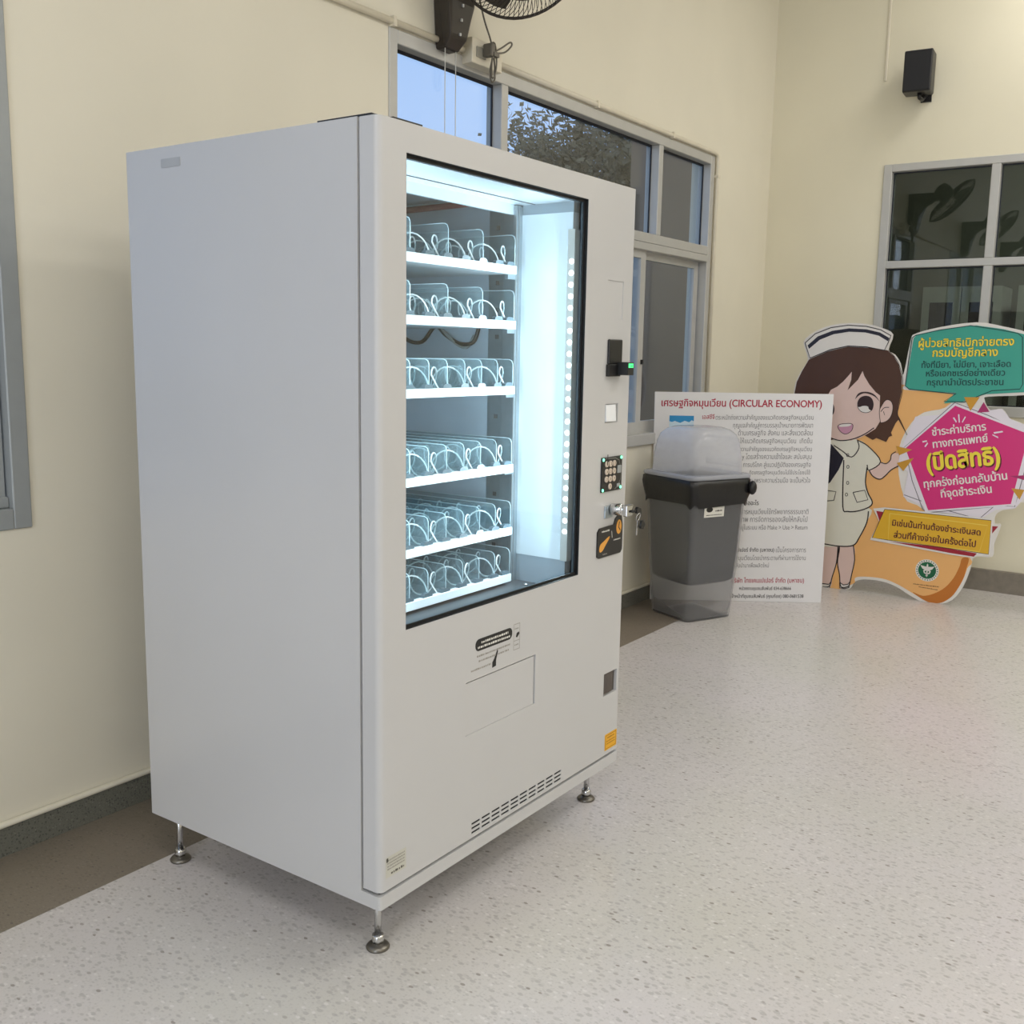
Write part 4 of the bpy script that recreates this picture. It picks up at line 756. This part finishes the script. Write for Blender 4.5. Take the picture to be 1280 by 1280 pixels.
# round green emblem
b = bmesh.new(); (eu, ev), (ou, _), (iu, _) = ART['emblem_c']; ro, ri = abs(ou-eu), abs(iu-eu)
cir = lambda r: [(eu+r*math.cos(i*PI/16), ev+r*math.sin(i*PI/16)) for i in range(32)]
flat(b, cir(ro), NF, 3, 0); flat(b, cir(ri*1.12), NF, 4, 1)
for i in range(26): a = PI*2*i/26; r = (ro+ri*1.1)/2; flat(b, [(eu+r*math.cos(a)+dx, ev+r*math.sin(a)+dz) for dx, dz in ((-.003, -.003), (.003, -.003), (.003, .003), (-.003, .003))], NF, 4, 1)
S = ri*1.0
flat(b, [(eu-.10*S, ev+.72*S), (eu, ev+.92*S), (eu+.10*S, ev+.72*S), (eu+.07*S, ev-.6*S), (eu, ev-.95*S), (eu-.07*S, ev-.6*S)], NF, 5, 0)
for s_ in (-1, 1):
    flat(b, [(eu+s_*.08*S, ev+.5*S), (eu+s_*.4*S, ev+.52*S), (eu+s_*.88*S, ev+.62*S), (eu+s_*.62*S, ev+.2*S), (eu+s_*.3*S, ev+.02*S), (eu+s_*.08*S, ev+.15*S)], NF, 5, 0)
    ribbon(b, [(eu+s_*.06*S, ev+.1*S), (eu+s_*.4*S, ev-.1*S), (eu+s_*.3*S, ev-.35*S), (eu-s_*.1*S, ev-.5*S), (eu+s_*.1*S, ev-.75*S)], .008, NF, 6, 0)
q = ART['emb_tx']; dashes(b, q[0][0], q[1][0], q[0][1]-.012, .007, NF, 3, 2, (q[1][1]-q[0][1])/(q[1][0]-q[0][0]), 60); dashes(b, q[2][0], q[3][0], q[2][1]-.018, .006, NF, 3, 2, (q[3][1]-q[2][1])/(q[3][0]-q[2][0]), 61)
obj('round_emblem', b, [K_w, col('emblem_green', (10, 96, 58)), col('brown_small_print', (150, 106, 64))], ns, False)['label'] = 'round green emblem with a winged staff'

# ---------------------------------------------------------------- waste bin
BC = Vector((3.385, -.342, 0)); BT = math.atan2(-.415, -.91)+PI/4-.06
def ring(bm, a, r, z, n=5, wob=None):
    out = []
    for q, (sx_, sy_) in enumerate(((1, 1), (-1, 1), (-1, -1), (1, -1))):
        for i in range(n+1):
            t = math.radians(90*q+90*i/n); x = sx_*(a-r)+r*math.cos(t); y = sy_*(a-r)+r*math.sin(t)
            k = 1+(wob(q*(n+1)+i) if wob else 0)
            out.append(bm.verts.new((BC.x+(x*math.cos(BT)-y*math.sin(BT))*k, BC.y+(x*math.sin(BT)+y*math.cos(BT))*k, z)))
    return out
def loft(bm, prof, n=5, cap0=True, cap1=True, wob=None):
    R = [ring(bm, a, r, z, n, (lambda i, j=j: wob(i, j)) if wob else None) for j, (a, r, z) in enumerate(prof)]
    for A, B in zip(R, R[1:]):
        N = len(A)
        for i in range(N): bm.faces.new((A[i], A[(i+1) % N], B[(i+1) % N], B[i])).smooth = True
    if cap0: bm.faces.new(R[0][::-1])
    if cap1: bm.faces.new(R[-1])
    return R
M_bin = clear('translucent_grey_plastic', (.97, .97, .97), body=.17, bodyc=(196, 199, 206), rough=.3)
M_lid = clear('frosted_lid_plastic', (.96, .96, .97), body=.42, bodyc=(238, 240, 246), rough=.18)
wb = thing('waste_bin', 'tall translucent grey plastic waste bin with frosted domed lid, in front of the information board', 'waste bin', (BC.x, BC.y, 0))
b = bmesh.new(); loft(b, [(.148, .03, .0), (.153, .03, .006), (.176, .034, .3), (.189, .038, .6), (.196, .04, .735), (.200, .04, .737), (.200, .04, .748), (.192, .038, .748), (.171, .03, .3), (.149, .026, .012)]); obj('bin_body', b, M_bin, wb)
b = bmesh.new(); loft(b, [(.180, .05, .772), (.176, .055, .86), (.169, .06, .93), (.160, .07, .968), (.140, .08, .994), (.112, .08, 1.006), (.066, .06, 1.009)], cap0=False); lid = obj('lid', b, M_lid, wb)
b = bmesh.new(); loft(b, [(.206, .045, .7492), (.210, .045, .752), (.210, .045, .766), (.200, .045, .7715), (.176, .05, .7718), (.176, .05, .7492)], cap0=False, cap1=False); obj('lid_rim', b, clear('milky_rim_plastic', (.9, .9, .92), body=.75, bodyc=(214, 216, 224), rough=.2), lid)
# swing flap on the left face of the lid, with ridge
ca, sa = math.cos(BT), math.sin(BT)
def LP(x, y, z): return Vector((BC.x+x*ca-y*sa, BC.y+x*sa+y*ca, z))
def face_pt(side, t, z, off):   # point on a sloping lid/body face; side 0: +y local, 1: +x local
    pr = [(.180, .772), (.176, .86), (.169, .93), (.160, .968)] if z > .76 else [(.153, .006), (.174, .3), (.189, .6), (.196, .735)]
    a = pr[-1][0]
    for (a0, z0_), (a1, z1_) in zip(pr, pr[1:]):
        if z <= z1_: a = a0+(a1-a0)*(z-z0_)/(z1_-z0_); break
    return LP(t, a+off, z) if side == 0 else LP(a+off, t, z)
SIDE_L, SIDE_R = SIDES = (0, 1)
b = bmesh.new()
for (t0, z0_), (t1, z1_) in (((-.125, .80), (.125, .80)), ((.125, .80), (.12, .945)), ((-.125, .80), (-.12, .945)), ((-.12, .945), (.12, .945)), ((-.11, .815), (-.03, .822)), ((-.03, .822), (0, .838)), ((0, .838), (.03, .822)), ((.03, .822), (.11, .815))):
    tube(b, [face_pt(SIDE_L, t0, z0_, .003), face_pt(SIDE_L, (t0+t1)/2, (z0_+z1_)/2, .003), face_pt(SIDE_L, t1, z1_, .003)], .004, 6)
obj('lid_flap', b, M_lid, lid)
b = bmesh.new()
rnd = random.Random(5); WB = [[rnd.uniform(-.018, .01) for i in range(44)] for j in range(12)]
wob = lambda i, j: WB[j % 12][i % 44]*(0 if j == 0 else .15 if j == 6 else .4 if j > 3 else 1)
R_ = loft(b, [(.202, .042, .7490), (.212, .05, .742), (.214, .05, .712), (.213, .055, .675), (.209, .06, .645), (.204, .06, .625), (.2015, .05, .614)], n=10, cap0=False, cap1=False, wob=wob)
for j, rg in enumerate(R_):
    for i, v in enumerate(rg):
        if 0 < j: v.co.z += .012*math.sin(i*.9+j*.5)*(j/6)
loft(b, [(.2, .045, .7491), (.190, .036, .7491), (.180, .036, .6), (.168, .031, .34), (.1585, .029, .21), (.14, .04, .193), (.04, .03, .188)], cap0=False)
# gathered knot of the bag at the right-hand corner
KC = Vector((BC.x+.213*.38, BC.y-.288*.97, .70))
bmesh.ops.create_icosphere(b, subdivisions=2, radius=.027, matrix=Matrix.Translation(KC) @ Matrix.Diagonal((.9, .9, 1.4, 1)))
o = obj('bin_liner', b, mat('black_bag_plastic', (20, 20, 22), .35, bump=.25, scale=14), smooth=True); origin(o, (BC.x, BC.y, .185)); tag(o, 'black bag lining the waste bin, folded down over its rim', 'bin bag')
b = bmesh.new(); SR = SIDE_R
def SF(u, v, k): return face_pt(SR, u, v, .0015+k*.0008)
e = []
LAB = [(-.105, .556), (.03, .556), (.03, .611), (-.105, .611)]
slab(b, LAB, SF, 0, .5, 0); dashes(b, -.09, .015, -.016+.581, .005, SF, 1, 1, seed=70); flat(b, [(-.07+.022*math.cos(i*PI/8), -.016+.612+.014*math.sin(i*PI/8)) for i in range(16)], SF, 1, 1); dashes(b, -.03, .015, .584, .009, SF, 1, 1, seed=71)
obj('sticker', b, [M_paper, M_ink], wb)['label'] = 'white sticker below the black bag'

# ---------------------------------------------------------------- wall fans
M_fan = mat('dark_brown_fan_plastic', (50, 43, 36), .4, var=.05); M_wire = mat('dark_bronze_wire', (58, 50, 40), .4, .4)
FX = 1.655
def fan(label):
    t = thing('wall_fan', label, 'wall fan', (FX, 0, 2.7), 'wall fans along the left wall')
    b = bmesh.new(); P = [(-.001, 2.50), (-.05, 2.50), (-.085, 2.54), (-.10, 2.66), (-.14, 2.75), (-.22, 2.80), (-.30, 2.815), (-.30, 2.87), (-.001, 2.87)]
    A = [[], []]
    for s in (0, 1):
        for y, z in P:
            hw = (.042+.028*min(1, (z-2.5)/.12)) * (1 if y > -.12 else .55); A[s].append(b.verts.new((FX+(-hw, hw)[s], y, z)))
    for i in range(len(P)): j = (i+1) % len(P); b.faces.new((A[0][i], A[0][j], A[1][j], A[1][i]))
    b.faces.new(A[0]); b.faces.new(A[1]); bev(b, .008, 2); mb = obj('mount_bracket', b, M_fan, t)
    b = bmesh.new()
    for z in (2.55, 2.60, 2.65): box(b, FX-.004, FX+.004, -.092-(z-2.55)*.12, -.086-(z-2.55)*.12, z-.005, z+.005)
    obj('speed_mark', b, M_alu, mb)
    ax = Vector((-.408, -.623, -.667)).normalized(); hub = Vector((FX, -.372, 2.786)); R = .245
    b = bmesh.new(); lathe(b, [(.02, -.19), (.062, -.175), (.075, -.13), (.07, -.07), (.05, -.045)], hub, ax, 20); tube(b, [(FX, -.27, 2.845), hub-ax*.15], .03, 10); obj('motor_housing', b, M_fan, t)
    u = ax.orthogonal().normalized(); v = ax.cross(u)
    def cage(r, h): return hub+ax*h, r
    b = bmesh.new()
    prof_f = [(.05, .055), (.12, .05), (.19, .035), (.228, .012), (R, -.01)]; prof_b = [(.06, -.05), (.14, -.055), (.21, -.045), (R, -.014)]
    for prof in (prof_f, prof_b):
        for k in range(80):
            a = 2*PI*k/80; tw = .35
            tube(b, [hub+ax*h+(u*math.cos(a+tw*(1-r/R))+v*math.sin(a+tw*(1-r/R)))*r for r, h in prof], .0013, 4)
    obj('cage_wires', b, M_wire, t)
    b = bmesh.new()
    for r, h, w_ in ((R, -.012, .006), (.15, .046, .002), (.15, -.055, .002)): tube(b, [hub+ax*h+(u*math.cos(2*PI*k/48)+v*math.sin(2*PI*k/48))*r for k in range(48)], w_, 8, closed=True)
    obj('cage_rim', b, M_fan, t)
    b = bmesh.new(); lathe(b, [(.055, .05), (.055, .058), (.045, .062)], hub, ax, 24); obj('hub_cap', b, M_fan, t)
    for k in range(3):
        b = bmesh.new(); a0 = 2*PI*k/3; rows = []
        for i in range(7):
            r = .04+.17*i/6; w_ = .45+.25*math.sin(PI*i/6)
            rows.append([b.verts.new(hub+ax*(.012-.03*(j/4-.5))+(u*math.cos(a0+w_*(j/4-.5)*2+.4*i/6)+v*math.sin(a0+w_*(j/4-.5)*2+.4*i/6))*r) for j in range(5)])
        for p_, q_ in zip(rows, rows[1:]):
            for j in range(4): b.faces.new((p_[j], p_[j+1], q_[j+1], q_[j]))
        bmesh.ops.solidify(b, geom=b.faces[:], thickness=.002); obj('blade', b, mat('smoky_blade', (84, 78, 70), .35), t)
    return t
f0 = fan('dark wall fan at the top of the picture above the wide window')
def copy_tree(root, loc, label):
    r = root.copy(); C.objects.link(r); r.location = loc; r['label'] = label
    for ch in list(root.children):
        c = ch.copy(); C.objects.link(c); c.parent = r
        for g_ in ch.children: d = g_.copy(); C.objects.link(d); d.parent = c
    return r
copy_tree(f0, (FX-2.27, 0, 2.7), 'dark wall fan seen only mirrored in the end window, second along the left wall')
copy_tree(f0, (FX-4.54, 0, 2.7), 'dark wall fan seen only mirrored in the end window, farthest along the left wall')
# pull cords of the near fan
for dx in (-.035, .03):
    b = bmesh.new(); tube(b, [(FX+dx, -.045, 2.505), (FX+dx, -.045, 2.30), (FX+dx+.003, -.045, 2.02)], .0018, 5); obj('pull_cord', b, mat('white_cord', (214, 214, 208), .6), f0)

# ---------------------------------------------------------------- conduit, box, plug and cable
M_pvc = mat('cream_painted_pipe', (222, 214, 194), .45)
b = bmesh.new(); tube(b, [(-.2, -.014, 2.532), (.9, -.014, 2.532), (1.775, -.014, 2.534)], .0115, 10)
for x in (-.1, 1.36): box(b, x-.008, x+.008, -.027, -.0006, 2.516, 2.55)
o = obj('conduit_pipe', b, M_pvc); origin(o, (.8, 0, 2.53)); tag(o, 'cream conduit pipe running along the wall to the left of the socket box', 'conduit')
b = bmesh.new(); tube(b, [(1.975, -.014, 2.534), (3, -.014, 2.534), (4.165, -.014, 2.534), (4.186, -.014, 2.53), (4.197, -.014, 2.518), (4.199, -.014, 2.49), (4.199, -.014, .9)], .0115, 10)
for x in (2.8, 3.6): box(b, x-.008, x+.008, -.027, -.0006, 2.518, 2.55)
box(b, 4.184, 4.214, -.027, -.0006, 2.40, 2.415)
o = obj('conduit_pipe', b, M_pvc); origin(o, (3.1, 0, 2.53)); tag(o, 'cream conduit pipe along the wide window top, bending down its right side', 'conduit')
sb = thing('socket_box', 'cream surface socket box on the wall above the wide window', 'socket box', (1.875, 0, 2.53))
obj('box_body', bbox(1.775, 1.975, -.055, -.0005, 2.485, 2.58, .004), M_pvc, sb)
obj('socket_face', bbox(1.80, 1.86, -.06, -.055, 2.51, 2.55, .002), mat('grey_socket', (150, 146, 134), .5), sb)
M_cord = mat('grey_brown_cord', (104, 98, 86), .5)
t = thing('fan_power_cable', 'grey power cable of the wall fan, plugged in and looped under the socket box', 'power cable', (1.85, -.08, 2.53))
obj('plug', bbox(1.835, 1.862, -.105, -.0605, 2.515, 2.565, .006), M_cord, t)
b = bmesh.new()
tube(b, catmull([(1.68, -.11, 2.80), (1.74, -.09, 2.76), (1.79, -.08, 2.70), (1.82, -.08, 2.64), (1.855, -.085, 2.575), (1.86, -.09, 2.52), (1.845, -.09, 2.46), (1.855, -.09, 2.425), (1.878, -.09, 2.44), (1.872, -.09, 2.51), (1.85, -.092, 2.56), (1.868, -.096, 2.565), (1.88, -.096, 2.50), (1.868, -.096, 2.45), (1.85, -.096, 2.44), (1.848, -.098, 2.50), (1.865, -.1, 2.535), (1.91, -.10, 2.562), (1.965, -.10, 2.595), (1.975, -.1, 2.585), (1.93, -.1, 2.55), (1.875, -.1, 2.533)], 6), .0035, 7)
box(b, 1.848, 1.882, -.108, -.088, 2.517, 2.532); obj('cord', b, M_cord, t)

# ---------------------------------------------------------------- speaker on the end wall
sp = thing('wall_speaker', 'black box loudspeaker mounted high on the end wall above the end window', 'loudspeaker', (XE, -.93, 2.96))
ang = math.radians(5)
def SPT(bm):
    for v in bm.verts:
        x, y = v.co.x, v.co.y; v.co.x = 4.93+x*math.cos(ang)-y*math.sin(ang); v.co.y = -.925+x*math.sin(ang)+y*math.cos(ang)
b = bmesh.new(); box(b, -.075, .055, -.078, .078, 2.905, 3.135); bev(b, .008, 2); SPT(b); cab_ = obj('speaker_cabinet', b, M_black, sp)
b = bmesh.new(); box(b, -.082, -.0755, -.073, .073, 2.91, 3.13); bev(b, .003, 2); SPT(b); obj('grille', b, mat('black_mesh', (20, 20, 24), .7, scale=300, var=.3), sp)
b = bmesh.new(); tube(b, [(4.92, -.935, 2.903), (4.93, -.935, 2.885), (4.97, -.94, 2.88), (XE-.012, -.945, 2.92)], .012, 8); box(b, XE-.012, XE-.0005, -.975, -.915, 2.88, 2.99); obj('wall_bracket', b, M_black, sp)
b = bmesh.new(); box(b, XE-.009, XE-.0005, -.706, -.692, 3.03, ZC-.001); bev(b, .002, 1); o = obj('cable_trunking', b, M_pvc); origin(o, (XE, -.7, 3.03)); tag(o, 'thin cream cable trunking running up the end wall beside the loudspeaker', 'cable trunking')
